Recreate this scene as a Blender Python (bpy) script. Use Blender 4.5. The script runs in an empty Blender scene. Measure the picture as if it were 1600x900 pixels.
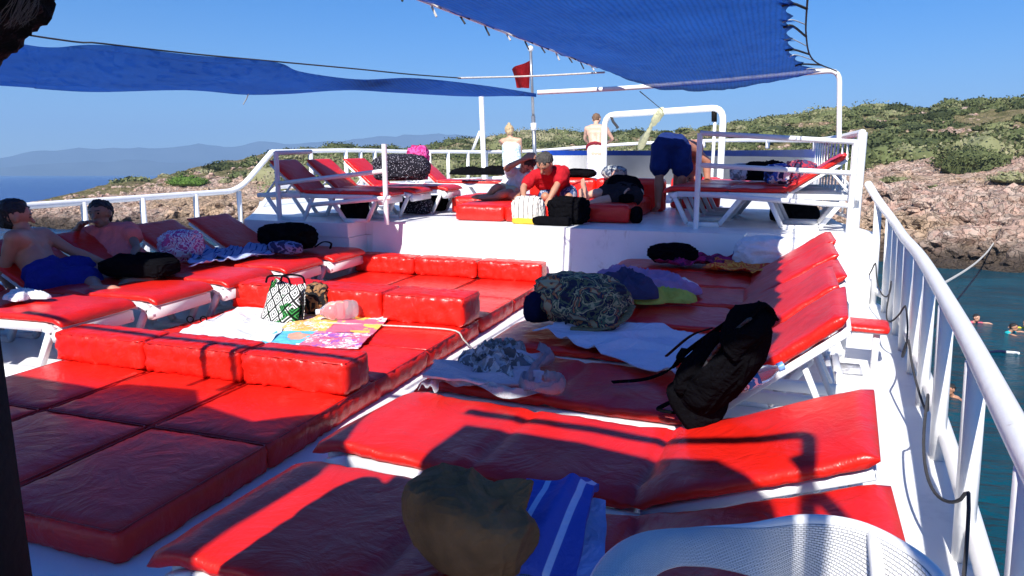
import bpy, bmesh, math, random
import numpy as np
from mathutils import Vector, Matrix, noise, geometry as mgeo
R = math.radians
C = bpy.context.scene
COL = C.collection
random.seed(7)
V = Vector
# ------------------------------------------------------------------ frames
FPX = 1150.0; YAW = R(19.2); PB = R(10.85); PW = R(8.75); HB = 1.45; HW = 4.6
def ray(px, py, pitch):
    a = (px-800)/FPX; b = (450-py)/FPX
    F = math.cos(pitch)+b*math.sin(pitch); Z = -math.sin(pitch)+b*math.cos(pitch)
    return V((-F*math.sin(YAW)+a*math.cos(YAW), F*math.cos(YAW)+a*math.sin(YAW), Z))
def U(px, py, x=None, y=None, z=None, d=None):
    """boat frame point: deck is z=0, bow is +Y, eye 1.45 above the deck"""
    r = ray(px, py, PB)
    if z is not None: t = (z-HB)/r.z
    elif x is not None: t = x/r.x
    elif y is not None: t = y/r.y
    else: t = d
    return V((0, 0, HB))+r*t
axis = V((math.cos(YAW), math.sin(YAW), 0))
M_BOAT = Matrix.Translation((0, 0, HW)) @ Matrix.Rotation(R(2.1), 4, axis) @ Matrix.Translation((0, 0, -HB))
BOAT = []
# ------------------------------------------------------------------ materials
def new_mat(name):
    m = bpy.data.materials.new(name); m.use_nodes = True
    return m, m.node_tree.nodes, m.node_tree.links, m.node_tree.nodes['Principled BSDF']
def nd(N, t, **kw):
    n = N.new(t)
    for k, v in kw.items():
        if k in n.inputs.keys(): n.inputs[k].default_value = v
        else: setattr(n, k, v)
    return n
def ramp(N, stops, interp='LINEAR'):
    n = N.new('ShaderNodeValToRGB'); cr = n.color_ramp; cr.interpolation = interp
    while len(cr.elements) > 1: cr.elements.remove(cr.elements[-1])
    cr.elements[0].position = stops[0][0]; cr.elements[0].color = (*stops[0][1], 1)
    for p, c in stops[1:]:
        e = cr.elements.new(p); e.color = (*c, 1)
    return n
def simple(name, c, rough=.5, var=.12, scale=6, bump=0, bscale=40, metal=0, coat=0, spec=.5, sheen=0, detail=5, stretch=None):
    m, N, L, B = new_mat(name)
    tc = nd(N, 'ShaderNodeTexCoord')
    src = tc.outputs['Object']
    if stretch:
        mp = nd(N, 'ShaderNodeMapping'); mp.inputs['Scale'].default_value = stretch
        L.new(src, mp.inputs['Vector']); src = mp.outputs[0]
    n = nd(N, 'ShaderNodeTexNoise', Scale=scale, Detail=detail); L.new(src, n.inputs['Vector'])
    lo = tuple(max(0, x*(1-var)) for x in c); hi = tuple(min(1, x*(1+var)) for x in c)
    r = ramp(N, [(.3, lo), (.7, hi)]); L.new(n.outputs['Fac'], r.inputs['Fac']); L.new(r.outputs['Color'], B.inputs['Base Color'])
    B.inputs['Roughness'].default_value = rough; B.inputs['Metallic'].default_value = metal
    B.inputs['Coat Weight'].default_value = coat; B.inputs['Specular IOR Level'].default_value = spec
    B.inputs['Sheen Weight'].default_value = sheen
    if bump:
        n2 = nd(N, 'ShaderNodeTexNoise', Scale=bscale, Detail=6); L.new(src, n2.inputs['Vector'])
        b = nd(N, 'ShaderNodeBump', Strength=bump, Distance=.02); L.new(n2.outputs['Fac'], b.inputs['Height']); L.new(b.outputs['Normal'], B.inputs['Normal'])
    return m
def vinyl(name, c):
    m, N, L, B = new_mat(name)
    tc = nd(N, 'ShaderNodeTexCoord')
    n = nd(N, 'ShaderNodeTexNoise', Scale=3, Detail=4); L.new(tc.outputs['Object'], n.inputs['Vector'])
    r = ramp(N, [(.3, tuple(x*.85 for x in c)), (.7, tuple(min(1, x*1.1) for x in c))]); L.new(n.outputs['Fac'], r.inputs['Fac'])
    # scuffs
    n3 = nd(N, 'ShaderNodeTexNoise', Scale=9, Detail=8, Roughness=.75, Distortion=1.0); L.new(tc.outputs['Object'], n3.inputs['Vector'])
    r3 = ramp(N, [(.60, (0, 0, 0)), (.75, (.35, .35, .35))]); L.new(n3.outputs['Fac'], r3.inputs['Fac'])
    mx = nd(N, 'ShaderNodeMix', data_type='RGBA'); mx.inputs[7].default_value = (c[0]*.6, c[1]*1.2, c[2]*1.2, 1)
    L.new(r3.outputs['Color'], mx.inputs[0]); L.new(r.outputs['Color'], mx.inputs[6]); L.new(mx.outputs[2], B.inputs['Base Color'])
    rr = ramp(N, [(.3, (.27,)*3), (.7, (.42,)*3)]); L.new(n3.outputs['Fac'], rr.inputs['Fac']); L.new(rr.outputs['Color'], B.inputs['Roughness'])
    B.inputs['Specular IOR Level'].default_value = .5
    mp = nd(N, 'ShaderNodeMapping'); mp.inputs['Scale'].default_value = (1, 1, 1)
    n2 = nd(N, 'ShaderNodeTexNoise', Scale=4.5, Detail=5, Distortion=2.2, Roughness=.55)
    L.new(tc.outputs['Object'], n2.inputs['Vector'])
    n4 = nd(N, 'ShaderNodeTexNoise', Scale=22, Detail=4, Distortion=1.2); L.new(tc.outputs['Object'], n4.inputs['Vector'])
    ad = nd(N, 'ShaderNodeMath', operation='MULTIPLY_ADD'); ad.inputs[1].default_value = .22
    L.new(n4.outputs['Fac'], ad.inputs[0]); L.new(n2.outputs['Fac'], ad.inputs[2])
    b = nd(N, 'ShaderNodeBump', Strength=.42, Distance=.022); L.new(ad.outputs[0], b.inputs['Height']); L.new(b.outputs['Normal'], B.inputs['Normal'])
    return m
RED = vinyl('red_vinyl', (.72, .013, .006))
RED2 = vinyl('red_piping', (.40, .008, .006))
WHITE = simple('white_paint', (.80, .80, .80), .35, .05, 3, .12, 30)
PLASTIC = simple('white_plastic', (.76, .77, .78), .42, .06, 5)
DARKPL = simple('grey_plastic', (.55, .58, .62), .45, .08, 5)
BLUEPAINT = simple('blue_paint', (.01, .06, .42), .35, .12, 4)
STEEL = simple('steel_mast', (.35, .36, .38), .3, .1, 20, metal=.7)
BLACKMET = simple('black_steel', (.006, .005, .005), .7, .2, 8, .1, 60, spec=.15)
ROPE = simple('rope', (.55, .53, .48), .8, .2, 60, .5, 150)
DROPE = simple('dark_rope', (.03, .03, .035), .8, .2, 60)
def deck_mat():
    m, N, L, B = new_mat('deck_paint')
    tc = nd(N, 'ShaderNodeTexCoord')
    n = nd(N, 'ShaderNodeTexNoise', Scale=2.2, Detail=9, Roughness=.68); L.new(tc.outputs['Object'], n.inputs['Vector'])
    r = ramp(N, [(.30, (.62, .64, .66)), (.42, (.78, .79, .80)), (.7, (.84, .85, .85))]); L.new(n.outputs['Fac'], r.inputs['Fac'])
    L.new(r.outputs['Color'], B.inputs['Base Color'])
    r2 = ramp(N, [(.3, (.5,)*3), (.7, (.28,)*3)]); L.new(n.outputs['Fac'], r2.inputs['Fac']); L.new(r2.outputs['Color'], B.inputs['Roughness'])
    n2 = nd(N, 'ShaderNodeTexNoise', Scale=30, Detail=4); L.new(tc.outputs['Object'], n2.inputs['Vector'])
    b = nd(N, 'ShaderNodeBump', Strength=.12, Distance=.01); L.new(n2.outputs['Fac'], b.inputs['Height']); L.new(b.outputs['Normal'], B.inputs['Normal'])
    return m
DECK = deck_mat()
def stain(m, amt=.5, thr=.66, sc=1.7):
    N, L = m.node_tree.nodes, m.node_tree.links; B = N['Principled BSDF']; src = B.inputs['Base Color'].links[0].from_socket
    tc = nd(N, 'ShaderNodeTexCoord'); mp = nd(N, 'ShaderNodeMapping'); mp.inputs['Scale'].default_value = (1, 1, .35); L.new(tc.outputs['Object'], mp.inputs['Vector'])
    n = nd(N, 'ShaderNodeTexNoise', Scale=sc*3, Detail=10, Roughness=.75, Distortion=.8); L.new(mp.outputs[0], n.inputs['Vector'])
    r_ = ramp(N, [(thr-.05, (0, 0, 0)), (thr+.05, (amt,)*3)]); L.new(n.outputs['Fac'], r_.inputs['Fac'])
    mx = nd(N, 'ShaderNodeMix', data_type='RGBA'); mx.inputs[7].default_value = (.30, .20, .12, 1)
    L.new(r_.outputs['Color'], mx.inputs[0]); L.new(src, mx.inputs[6]); L.new(mx.outputs[2], B.inputs['Base Color'])
stain(DECK, .45, .66); stain(WHITE, .55, .68, 2.5); stain(PLASTIC, .35, .68, 3)
def awning_mat(open_=0.0):
    m, N, L, B = new_mat('blue_shade_cloth')
    out = N['Material Output']
    tc = nd(N, 'ShaderNodeTexCoord')
    n = nd(N, 'ShaderNodeTexNoise', Scale=1.4, Detail=6, Roughness=.6); L.new(tc.outputs['Object'], n.inputs['Vector'])
    r = ramp(N, [(.3, (.006, .08, .42)), (.7, (.014, .13, .56))]); L.new(n.outputs['Fac'], r.inputs['Fac'])
    w = nd(N, 'ShaderNodeTexWave', Scale=9, Distortion=2.5, Detail=4); L.new(tc.outputs['Object'], w.inputs['Vector'])
    mr = ramp(N, [(.0, (.78,)*3), (.5, (.95,)*3), (1, (1, 1, 1))]); L.new(w.outputs['Fac'], mr.inputs['Fac'])
    mx = nd(N, 'ShaderNodeMix', data_type='RGBA', blend_type='MULTIPLY'); mx.inputs[0].default_value = 1
    L.new(r.outputs['Color'], mx.inputs[6]); L.new(mr.outputs['Color'], mx.inputs[7])
    L.new(mx.outputs[2], B.inputs['Base Color']); B.inputs['Roughness'].default_value = .8; B.inputs['Specular IOR Level'].default_value = .15
    tr = nd(N, 'ShaderNodeBsdfTranslucent'); L.new(mx.outputs[2], tr.inputs['Color'])
    ms = nd(N, 'ShaderNodeMixShader'); ms.inputs[0].default_value = .50
    L.new(B.outputs[0], ms.inputs[1]); L.new(tr.outputs[0], ms.inputs[2])
    # loosely woven shade net: a few per cent of the light passes straight through the holes
    tp = nd(N, 'ShaderNodeBsdfTransparent'); m2 = nd(N, 'ShaderNodeMixShader'); m2.inputs[0].default_value = open_
    L.new(ms.outputs[0], m2.inputs[1]); L.new(tp.outputs[0], m2.inputs[2]); L.new(m2.outputs[0], out.inputs['Surface'])
    return m
AWN = awning_mat(.11); AWN2 = awning_mat(0.0); AWN3 = awning_mat(.07)
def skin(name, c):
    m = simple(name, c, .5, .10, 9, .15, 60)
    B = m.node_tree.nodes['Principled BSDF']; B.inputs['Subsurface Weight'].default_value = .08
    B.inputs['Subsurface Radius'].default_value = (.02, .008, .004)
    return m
def folds(m, st=.25, sc=6.0, dist=.05):
    N, L = m.node_tree.nodes, m.node_tree.links; B = N['Principled BSDF']
    tc = nd(N, 'ShaderNodeTexCoord'); n = nd(N, 'ShaderNodeTexNoise', Scale=sc, Detail=4, Distortion=1.8, Roughness=.5); L.new(tc.outputs['Object'], n.inputs['Vector'])
    ab = nd(N, 'ShaderNodeMath', operation='PINGPONG'); ab.inputs[1].default_value = .3; L.new(n.outputs['Fac'], ab.inputs[0])
    b = nd(N, 'ShaderNodeBump', Strength=st, Distance=dist*4); L.new(ab.outputs[0], b.inputs['Height'])
    if B.inputs['Normal'].links: L.new(B.inputs['Normal'].links[0].from_socket, b.inputs['Normal'])
    L.new(b.outputs['Normal'], B.inputs['Normal']); return m
def cloth_m(name, c, var=.15, rough=.85): return folds(simple(name, c, rough, var, 12, .22, 90, spec=.12 if max(c) > .05 else .0))
def pattern(name, kind, cols, scale=10, rough=.85):
    m, N, L, B = new_mat(name)
    tc = nd(N, 'ShaderNodeTexCoord'); src = tc.outputs['Object']
    if kind == 'camo':
        n = nd(N, 'ShaderNodeTexNoise', Scale=scale, Detail=3, Distortion=.8); L.new(src, n.inputs['Vector'])
        k = len(cols); r = ramp(N, [(.34+.32*i/k, c) for i, c in enumerate(cols)], 'CONSTANT')
        L.new(n.outputs['Fac'], r.inputs['Fac']); L.new(r.outputs['Color'], B.inputs['Base Color'])
    elif kind == 'dots':
        v = nd(N, 'ShaderNodeTexVoronoi', Scale=scale); L.new(src, v.inputs['Vector'])
        r = ramp(N, [(0, cols[1]), (.22, cols[1]), (.27, cols[0])]); L.new(v.outputs['Distance'], r.inputs['Fac']); L.new(r.outputs['Color'], B.inputs['Base Color'])
    elif kind == 'cells':
        v = nd(N, 'ShaderNodeTexVoronoi', Scale=scale); 
        nn = nd(N, 'ShaderNodeTexNoise', Scale=scale*1.5, Detail=2); L.new(src, nn.inputs['Vector'])
        mxv = nd(N, 'ShaderNodeMix', data_type='VECTOR'); mxv.inputs[0].default_value = .2
        L.new(src, mxv.inputs[4]); L.new(nn.outputs['Color'], mxv.inputs[5]); L.new(mxv.outputs[1], v.inputs['Vector'])
        sp = nd(N, 'ShaderNodeSeparateColor'); L.new(v.outputs['Color'], sp.inputs[0])
        k = len(cols); r = ramp(N, [(i/k, c) for i, c in enumerate(cols)], 'CONSTANT'); L.new(sp.outputs[0], r.inputs['Fac']); L.new(r.outputs['Color'], B.inputs['Base Color'])
    elif kind == 'stripes':
        w = nd(N, 'ShaderNodeTexWave', Scale=scale, Distortion=1.0, bands_direction='X'); w.inputs['Detail Scale'].default_value = .6
        L.new(src, w.inputs['Vector'])
        r = ramp(N, [(0, cols[0]), (.92, cols[0]), (.95, cols[1])]); L.new(w.outputs['Fac'], r.inputs['Fac']); L.new(r.outputs['Color'], B.inputs['Base Color'])
    elif kind == 'diamonds':
        # rotated concentric squares in the plane of the bag (generated coords)
        mp = nd(N, 'ShaderNodeMapping'); mp.inputs['Rotation'].default_value = (0, R(45), 0); mp.inputs['Scale'].default_value = (scale,)*3
        L.new(src, mp.inputs['Vector'])
        sp = nd(N, 'ShaderNodeSeparateXYZ'); L.new(mp.outputs[0], sp.inputs[0])
        def tri(o):
            f = nd(N, 'ShaderNodeMath', operation='PINGPONG'); f.inputs[1].default_value = .5; L.new(o, f.inputs[0]); return f.outputs[0]
        mn = nd(N, 'ShaderNodeMath', operation='MINIMUM'); L.new(tri(sp.outputs[0]), mn.inputs[0]); L.new(tri(sp.outputs[2]), mn.inputs[1])
        ml = nd(N, 'ShaderNodeMath', operation='MULTIPLY'); ml.inputs[1].default_value = 5.2; L.new(mn.outputs[0], ml.inputs[0])
        fr = nd(N, 'ShaderNodeMath', operation='FRACT'); L.new(ml.outputs[0], fr.inputs[0])
        r = ramp(N, [(0, cols[0]), (.5, cols[1])], 'CONSTANT'); L.new(fr.outputs[0], r.inputs['Fac'])
        nn = nd(N, 'ShaderNodeTexNoise', Scale=7, Detail=3, Distortion=1); L.new(src, nn.inputs['Vector'])
        r2 = ramp(N, [(0, (0, 0, 0)), (.56, (0, 0, 0)), (.58, (1, 1, 1))]); L.new(nn.outputs['Fac'], r2.inputs['Fac'])
        mx = nd(N, 'ShaderNodeMix', data_type='RGBA', blend_type='MULTIPLY'); mx.inputs[7].default_value = (*cols[2], 1)
        L.new(r2.outputs['Color'], mx.inputs[0]); L.new(r.outputs['Color'], mx.inputs[6]); L.new(mx.outputs[2], B.inputs['Base Color'])
    B.inputs['Roughness'].default_value = rough; B.inputs['Specular IOR Level'].default_value = .2
    n2 = nd(N, 'ShaderNodeTexNoise', Scale=80, Detail=4); L.new(src, n2.inputs['Vector'])
    b = nd(N, 'ShaderNodeBump', Strength=.3, Distance=.01); L.new(n2.outputs['Fac'], b.inputs['Height']); L.new(b.outputs['Normal'], B.inputs['Normal'])
    return folds(m, .2)
# ------------------------------------------------------------------ object helpers
def tag(o, label=None, cat=None, group=None, kind=None):
    if label: o['label'] = label
    if cat: o['category'] = cat
    if group: o['group'] = group
    if kind: o['kind'] = kind
    return o
def thing(name, label, cat, loc=(0, 0, 0), rz=0, group=None, boat=True):
    o = bpy.data.objects.new(name, None); COL.objects.link(o); o.empty_display_size = .1
    o.matrix_basis = Matrix.Translation(V(loc)) @ Matrix.Rotation(rz, 4, 'Z')
    tag(o, label, cat, group)
    if boat: BOAT.append(o)
    return o
def rootmat(p):
    while p.parent: p = p.parent
    return p.matrix_basis
def link(name, me, mat, parent=None, local=False, smooth=True, boat=True):
    if me.materials: me.materials.clear()
    for m in (mat if isinstance(mat, (list, tuple)) else [mat]): me.materials.append(m)
    o = bpy.data.objects.new(name, me); COL.objects.link(o)
    if smooth:
        me.polygons.foreach_set('use_smooth', [True]*len(me.polygons))
    if parent is not None:
        o.parent = parent
        if not local: me.transform(rootmat(parent).inverted())
    else:
        co = [v.co for v in me.vertices]
        lo = V((min(c.x for c in co), min(c.y for c in co), min(c.z for c in co))); hi = V((max(c.x for c in co), max(c.y for c in co), max(c.z for c in co)))
        b = V(((lo.x+hi.x)/2, (lo.y+hi.y)/2, lo.z))
        me.transform(Matrix.Translation(-b)); o.location = b
        if boat: BOAT.append(o)
    me.update()
    return o
def obj(name, bm, mat, parent=None, local=False, smooth=True, sharp=40, boat=True):
    bmesh.ops.recalc_face_normals(bm, faces=bm.faces[:])
    me = bpy.data.meshes.new(name)
    if smooth:
        for e in bm.edges:
            if len(e.link_faces) == 2 and e.calc_face_angle(0) > R(sharp): e.smooth = False
    bm.to_mesh(me); bm.free()
    return link(name, me, mat, parent, local, smooth, boat)
def copy_tree(root, loc, rz, label=None, **kw):
    def cp(o, par):
        c = o.copy(); COL.objects.link(c)
        if par: c.parent = par
        for ch in list(o.children): cp(ch, c)
        return c
    r = cp(root, None); r.matrix_basis = Matrix.Translation(V(loc)) @ Matrix.Rotation(rz, 4, 'Z')
    if label: r['label'] = label
    for k, v in kw.items(): r[k] = v
    BOAT.append(r); return r
# ------------------------------------------------------------------ shape helpers
def frame(d, up=V((0, 0, 1))):
    d = d.normalized()
    if abs(d.dot(up)) > .98: up = V((0, 1, 0))
    s = d.cross(up).normalized(); u = s.cross(d).normalized()
    return s, u
def bar(bm, a, b, w, h, up=V((0, 0, 1)), bev=.15):
    a, b = V(a), V(b); s, u = frame(b-a, up)
    k = min(w, h)*bev
    prof = [(-w/2+k, -h/2), (w/2-k, -h/2), (w/2, -h/2+k), (w/2, h/2-k), (w/2-k, h/2), (-w/2+k, h/2), (-w/2, h/2-k), (-w/2, -h/2+k)]
    r = [[bm.verts.new(p+s*x+u*y) for x, y in prof] for p in (a, b)]
    n = len(prof)
    for i in range(n): bm.faces.new((r[0][i], r[0][(i+1) % n], r[1][(i+1) % n], r[1][i]))
    bm.faces.new(r[0][::-1]); bm.faces.new(r[1])
def box(bm, lo, hi, bev=.0):
    lo, hi = V(lo), V(hi)
    mt = Matrix.Translation((lo+hi)/2) @ Matrix.Diagonal((*(hi-lo), 1))
    g = bmesh.ops.create_cube(bm, size=1, matrix=mt)
    if bev: bmesh.ops.bevel(bm, geom=list({e for v in g['verts'] for e in v.link_edges}), offset=bev, segments=2, affect='EDGES')
def catmull(pts, n=6):
    pts = [V(p) for p in pts]
    if len(pts) < 3: return pts
    P = [pts[0]*2-pts[1]]+pts+[pts[-1]*2-pts[-2]]; out = []
    for i in range(1, len(P)-2):
        for j in range(n):
            t = j/n; a, b, c, d = P[i-1:i+3]
            out.append(.5*((2*b)+(c-a)*t+(2*a-5*b+4*c-d)*t*t+(3*b-a-3*c+d)*t**3))
    out.append(pts[-1]); return out
def tube(bm, pts, r, seg=8, smooth=0, caps=True, radii=None):
    pts = catmull(pts, smooth) if smooth else [V(p) for p in pts]
    n = len(pts); rings = []; prev = None
    for i, p in enumerate(pts):
        d = (pts[min(i+1, n-1)]-pts[max(i-1, 0)])
        if d.length < 1e-6: d = V((0, 0, 1))
        s, u = frame(d)
        if prev is not None:
            s = (prev-d.normalized()*prev.dot(d.normalized())).normalized(); u = s.cross(d.normalized())
        prev = s
        rr = radii[i] if radii and len(radii) == n else (r if not callable(r) else r(i/(n-1)))
        rings.append([bm.verts.new(p+(s*math.cos(2*math.pi*k/seg)+u*math.sin(2*math.pi*k/seg))*rr) for k in range(seg)])
    for a, b in zip(rings, rings[1:]):
        for k in range(seg): bm.faces.new((a[k], a[(k+1) % seg], b[(k+1) % seg], b[k]))
    if caps: bm.faces.new(rings[0][::-1]); bm.faces.new(rings[-1])
def bent(pts, r=.12, n=5):
    """polyline with rounded corners"""
    pts = [V(p) for p in pts]; out = [pts[0]]
    for a, b, c in zip(pts, pts[1:], pts[2:]):
        k = min(r, (a-b).length*.45, (c-b).length*.45)
        p, q = b+(a-b).normalized()*k, b+(c-b).normalized()*k
        for i in range(n+1):
            t = i/n; out.append((1-t)**2*p+2*t*(1-t)*b+t*t*q)
    out.append(pts[-1]); return out
def nz(p, s, seed=0): return noise.noise(V(p)*s+V((seed*3.1, seed*7.7, seed*1.3)))
def fr(p, s, seed=0, o=4): return noise.fractal(V(p)*s+V((seed*3.1, seed*7.7, seed*1.3)), 1.0, 2.0, o)
def softbox(sx, sy, sz, rad=.03, puff=.02, wr=.006, seed=0, res=.05, bulge=.006):
    """padded vinyl cushion centred in x,y, bottom at z=0"""
    nx, ny, nzz = max(4, int(sx/res)), max(4, int(sy/res)), max(3, int(sz/res))
    bm = bmesh.new(); vd = {}
    def vert(i, j, k):
        key = (i, j, k)
        if key in vd: return vd[key]
        u, v, w = i/nx*2-1, j/ny*2-1, k/nzz*2-1
        p = V((u*sx/2, v*sy/2, w*sz/2))
        inner = V((max(-sx/2+rad, min(sx/2-rad, p.x)), max(-sy/2+rad, min(sy/2-rad, p.y)), max(-sz/2+rad, min(sz/2-rad, p.z))))
        d = p-inner
        if d.length > 0: p = inner+d.normalized()*rad if d.length > rad else p
        eu, ev, ew = 1-u**4, 1-v**4, 1-w**4
        if w > .0: p.z += puff*eu*ev*w
        p.x += math.copysign(bulge, u)*ev*ew if abs(u) > .98 else 0
        p.y += math.copysign(bulge, v)*eu*ew if abs(v) > .98 else 0
        edge = max(abs(u), abs(v))
        q = V((p.x, p.y, p.z))
        rdg = 1-abs(nz(q, 7, seed))*2
        a = wr*(.35+1.2*edge**6)
        n = V((u*(abs(u) > .98), v*(abs(v) > .98), 1 if w > .98 else 0))
        if n.length: p += n.normalized()*a*(rdg*.8+.35*nz(q, 16, seed+3)+1.2*nz(q, 2.3, seed+9))
        # stitched edge puckers
        if abs(w) > .9 and edge > .93: p.z -= math.copysign(.0018, w)*(1+math.sin((p.x+p.y)*95+seed))
        p.z += sz/2
        vd[key] = bm.verts.new(p); return vd[key]
    def quad(a, b, c, d):
        try: bm.faces.new((a, b, c, d))
        except ValueError: pass
    for i in range(nx):
        for j in range(ny):
            for k in (0, nzz): quad(vert(i, j, k), vert(i+1, j, k), vert(i+1, j+1, k), vert(i, j+1, k))
    for i in range(nx):
        for k in range(nzz):
            for j in (0, ny): quad(vert(i, j, k), vert(i+1, j, k), vert(i+1, j, k+1), vert(i, j, k+1))
    for j in range(ny):
        for k in range(nzz):
            for i in (0, nx): quad(vert(i, j, k), vert(i, j+1, k), vert(i, j+1, k+1), vert(i, j, k+1))
    return bm
def mattress(profile, width, thick, seams=(), seed=0, res=.035, wr=.007):
    """padded strip following an x,z profile (bottom line), width along y"""
    pts = catmull([V((x, 0, z)) for x, z in profile], 8)
    cum = [0]
    for a, b in zip(pts, pts[1:]): cum.append(cum[-1]+(b-a).length)
    tot = cum[-1]; n = int(tot/res)
    def at(s):
        s = max(0, min(tot, s))
        for i in range(len(cum)-1):
            if s <= cum[i+1]: return pts[i].lerp(pts[i+1], (s-cum[i])/max(1e-6, cum[i+1]-cum[i])), (pts[i+1]-pts[i]).normalized()
        return pts[-1], (pts[-1]-pts[-2]).normalized()
    bm = bmesh.new(); rings = []; m = 22
    for i in range(n+1):
        s = tot*i/n; p, d = at(s); nrm = V((-d.z, 0, d.x))
        e = max(0.0, min(s, tot-s)); endf = min(1, (e/.035))**.5 if e < .035 else 1
        pin = 1.0
        for sm in seams:
            pin *= 1-.62*math.exp(-((s-sm)/.022)**2)
        th = thick*max(.12, endf)*pin
        ring = []
        for k in range(m):
            a = 2*math.pi*k/m; cx, cz = math.cos(a), math.sin(a)
            ex = math.copysign(abs(cx)**.35, cx); ez = math.copysign(abs(cz)**.55, cz)
            wd = width/2*(1-.012*(1-pin)) 
            y = ex*wd; q = V((s, y, ez*.02+seed))
            edge = abs(ex)**8
            w = wr*(1-abs(nz(V((s*1.0, y*1.6, 0)), 6, seed))*2)*(.5+.8*edge)+wr*.6*nz(q, 15, seed)
            for sm in seams: w += .010*math.exp(-((s-sm)/.07)**2)*math.sin(y*48+seed+sm*9)
            y += .007*nz(V((s, 0, seed)), 5)+.004*math.sin(s*80)*edge
            c = p+nrm*(thick/2+ez*th/2+(w if cz > 0 else 0))
            ring.append(bm.verts.new((c.x, y, c.z)))
        rings.append(ring)
    for a, b in zip(rings, rings[1:]):
        for k in range(m): bm.faces.new((a[k], a[(k+1) % m], b[(k+1) % m], b[k]))
    bm.faces.new(rings[0][::-1]); bm.faces.new(rings[-1])
    return bm
def blob(c, size, rz=0, seed=0, amp=.12, fs=4.5, flat=.25, sub=5, power=.8, crease=.05, tilt=0):
    """soft bag: squashed super-ellipsoid with folds, resting on its base at c"""
    bm = bmesh.new(); bmesh.ops.create_icosphere(bm, subdivisions=sub, radius=1)
    sx, sy, sz = size
    rot = Matrix.Rotation(rz, 3, 'Z') @ Matrix.Rotation(tilt, 3, 'X')
    for v in bm.verts:
        p = v.co.copy()
        q = V([math.copysign(abs(t)**power, t) for t in p])
        d = 1+amp*fr(p, fs*.35, seed, 3)
        cr = crease*(1-abs(nz(V((p.x*1.3, p.y, p.z*1.6)), fs*.7, seed+5))*2.4)
        d += cr+crease*.6*nz(p, fs*2, seed)
        q = V((q.x*sx/2*d, q.y*sy/2*d, q.z*sz/2*d))
        q = rot @ q
        v.co = q
    lo = min(v.co.z for v in bm.verts); h = max(v.co.z for v in bm.verts)-lo
    for v in bm.verts:
        z = v.co.z-lo-h*flat*.35
        if z < 0: z = z*.05
        v.co.z = z
        v.co += V(c)
    return bm
def cloth(corners, nx=40, ny=30, base=None, amp=.012, fs=5, seed=0, thick=.006, edge=.03, ridge=.012, extra=None):
    """draped cloth over a quad (4 pts, bilinear) with folds; base(x,y)->z optional"""
    c = [V(p) for p in corners]; bm = bmesh.new(); top = []; 
    for j in range(ny+1):
        row = []
        for i in range(nx+1):
            u, v = i/nx, j/ny
            eu = edge*nz(V((v*3, seed, 0)), 1.7)*(1-2*u)*(abs(2*u-1)); ev = edge*nz(V((u*3, 5+seed, 0)), 1.7)*(1-2*v)*(abs(2*v-1))
            uu, vv = u+eu*1.5, v+ev*1.5
            p = c[0].lerp(c[1], uu).lerp(c[3].lerp(c[2], uu), vv)
            if base: p.z = base(p.x, p.y)
            h = amp*(.6+fr(p, fs*.5, seed, 3))+ridge*(1-min(1, abs(nz(V((p.x*1.0, p.y*1.5, 0)), fs*.55, seed+2))*4))
            if extra: h += extra(u, v)
            p.z += max(.003, h)+thick
            row.append(p)
        top.append(row)
    tv = [[bm.verts.new(p) for p in r] for r in top]; bv = [[bm.verts.new(p-V((0, 0, thick))) for p in r] for r in top]
    for j in range(ny):
        for i in range(nx):
            bm.faces.new((tv[j][i], tv[j][i+1], tv[j+1][i+1], tv[j+1][i]))
            bm.faces.new((bv[j][i], bv[j+1][i], bv[j+1][i+1], bv[j][i+1]))
    per = [(0, i) for i in range(nx)]+[(j, nx) for j in range(ny)]+[(ny, i) for i in range(nx, 0, -1)]+[(j, 0) for j in range(ny, 0, -1)]
    for a, b in zip(per, per[1:]+per[:1]):
        bm.faces.new((tv[a[0]][a[1]], bv[a[0]][a[1]], bv[b[0]][b[1]], tv[b[0]][b[1]]))
    return bm
def heap(c, size, rz=0, seed=0, sub=5, h=None, fold=.35):
    """crumpled heap of cloth"""
    bm = bmesh.new(); bmesh.ops.create_icosphere(bm, subdivisions=sub, radius=1)
    rot = Matrix.Rotation(rz, 3, 'Z')
    for v in bm.verts:
        p = v.co.copy()
        a = math.atan2(p.y, p.x)
        rim = 1+.28*math.sin(a*3+seed)+.16*math.sin(a*5+seed*2.1)+.10*nz(V((math.cos(a)*2, math.sin(a)*2, seed)), 2)
        f = 1-min(1, abs(nz(V((p.x*.9, p.y*1.4, 0)), 2.6, seed))*3.5)
        f2 = 1-min(1, abs(nz(V((p.x*1.2, p.y*.8, 0)), 5.5, seed+4))*3.5)
        top = max(0, 1-p.x*p.x-p.y*p.y)**.45
        z = top*(1-fold*.8+fold*.8*(f*.75+f2*.18)+.15*nz(p, 2, seed)) if p.z > 0 else 0
        v.co = rot @ V((p.x*size[0]/2*rim, p.y*size[1]/2*rim, 0))
        v.co.z = z*size[2]
        v.co += V(c)
    return bm
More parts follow.
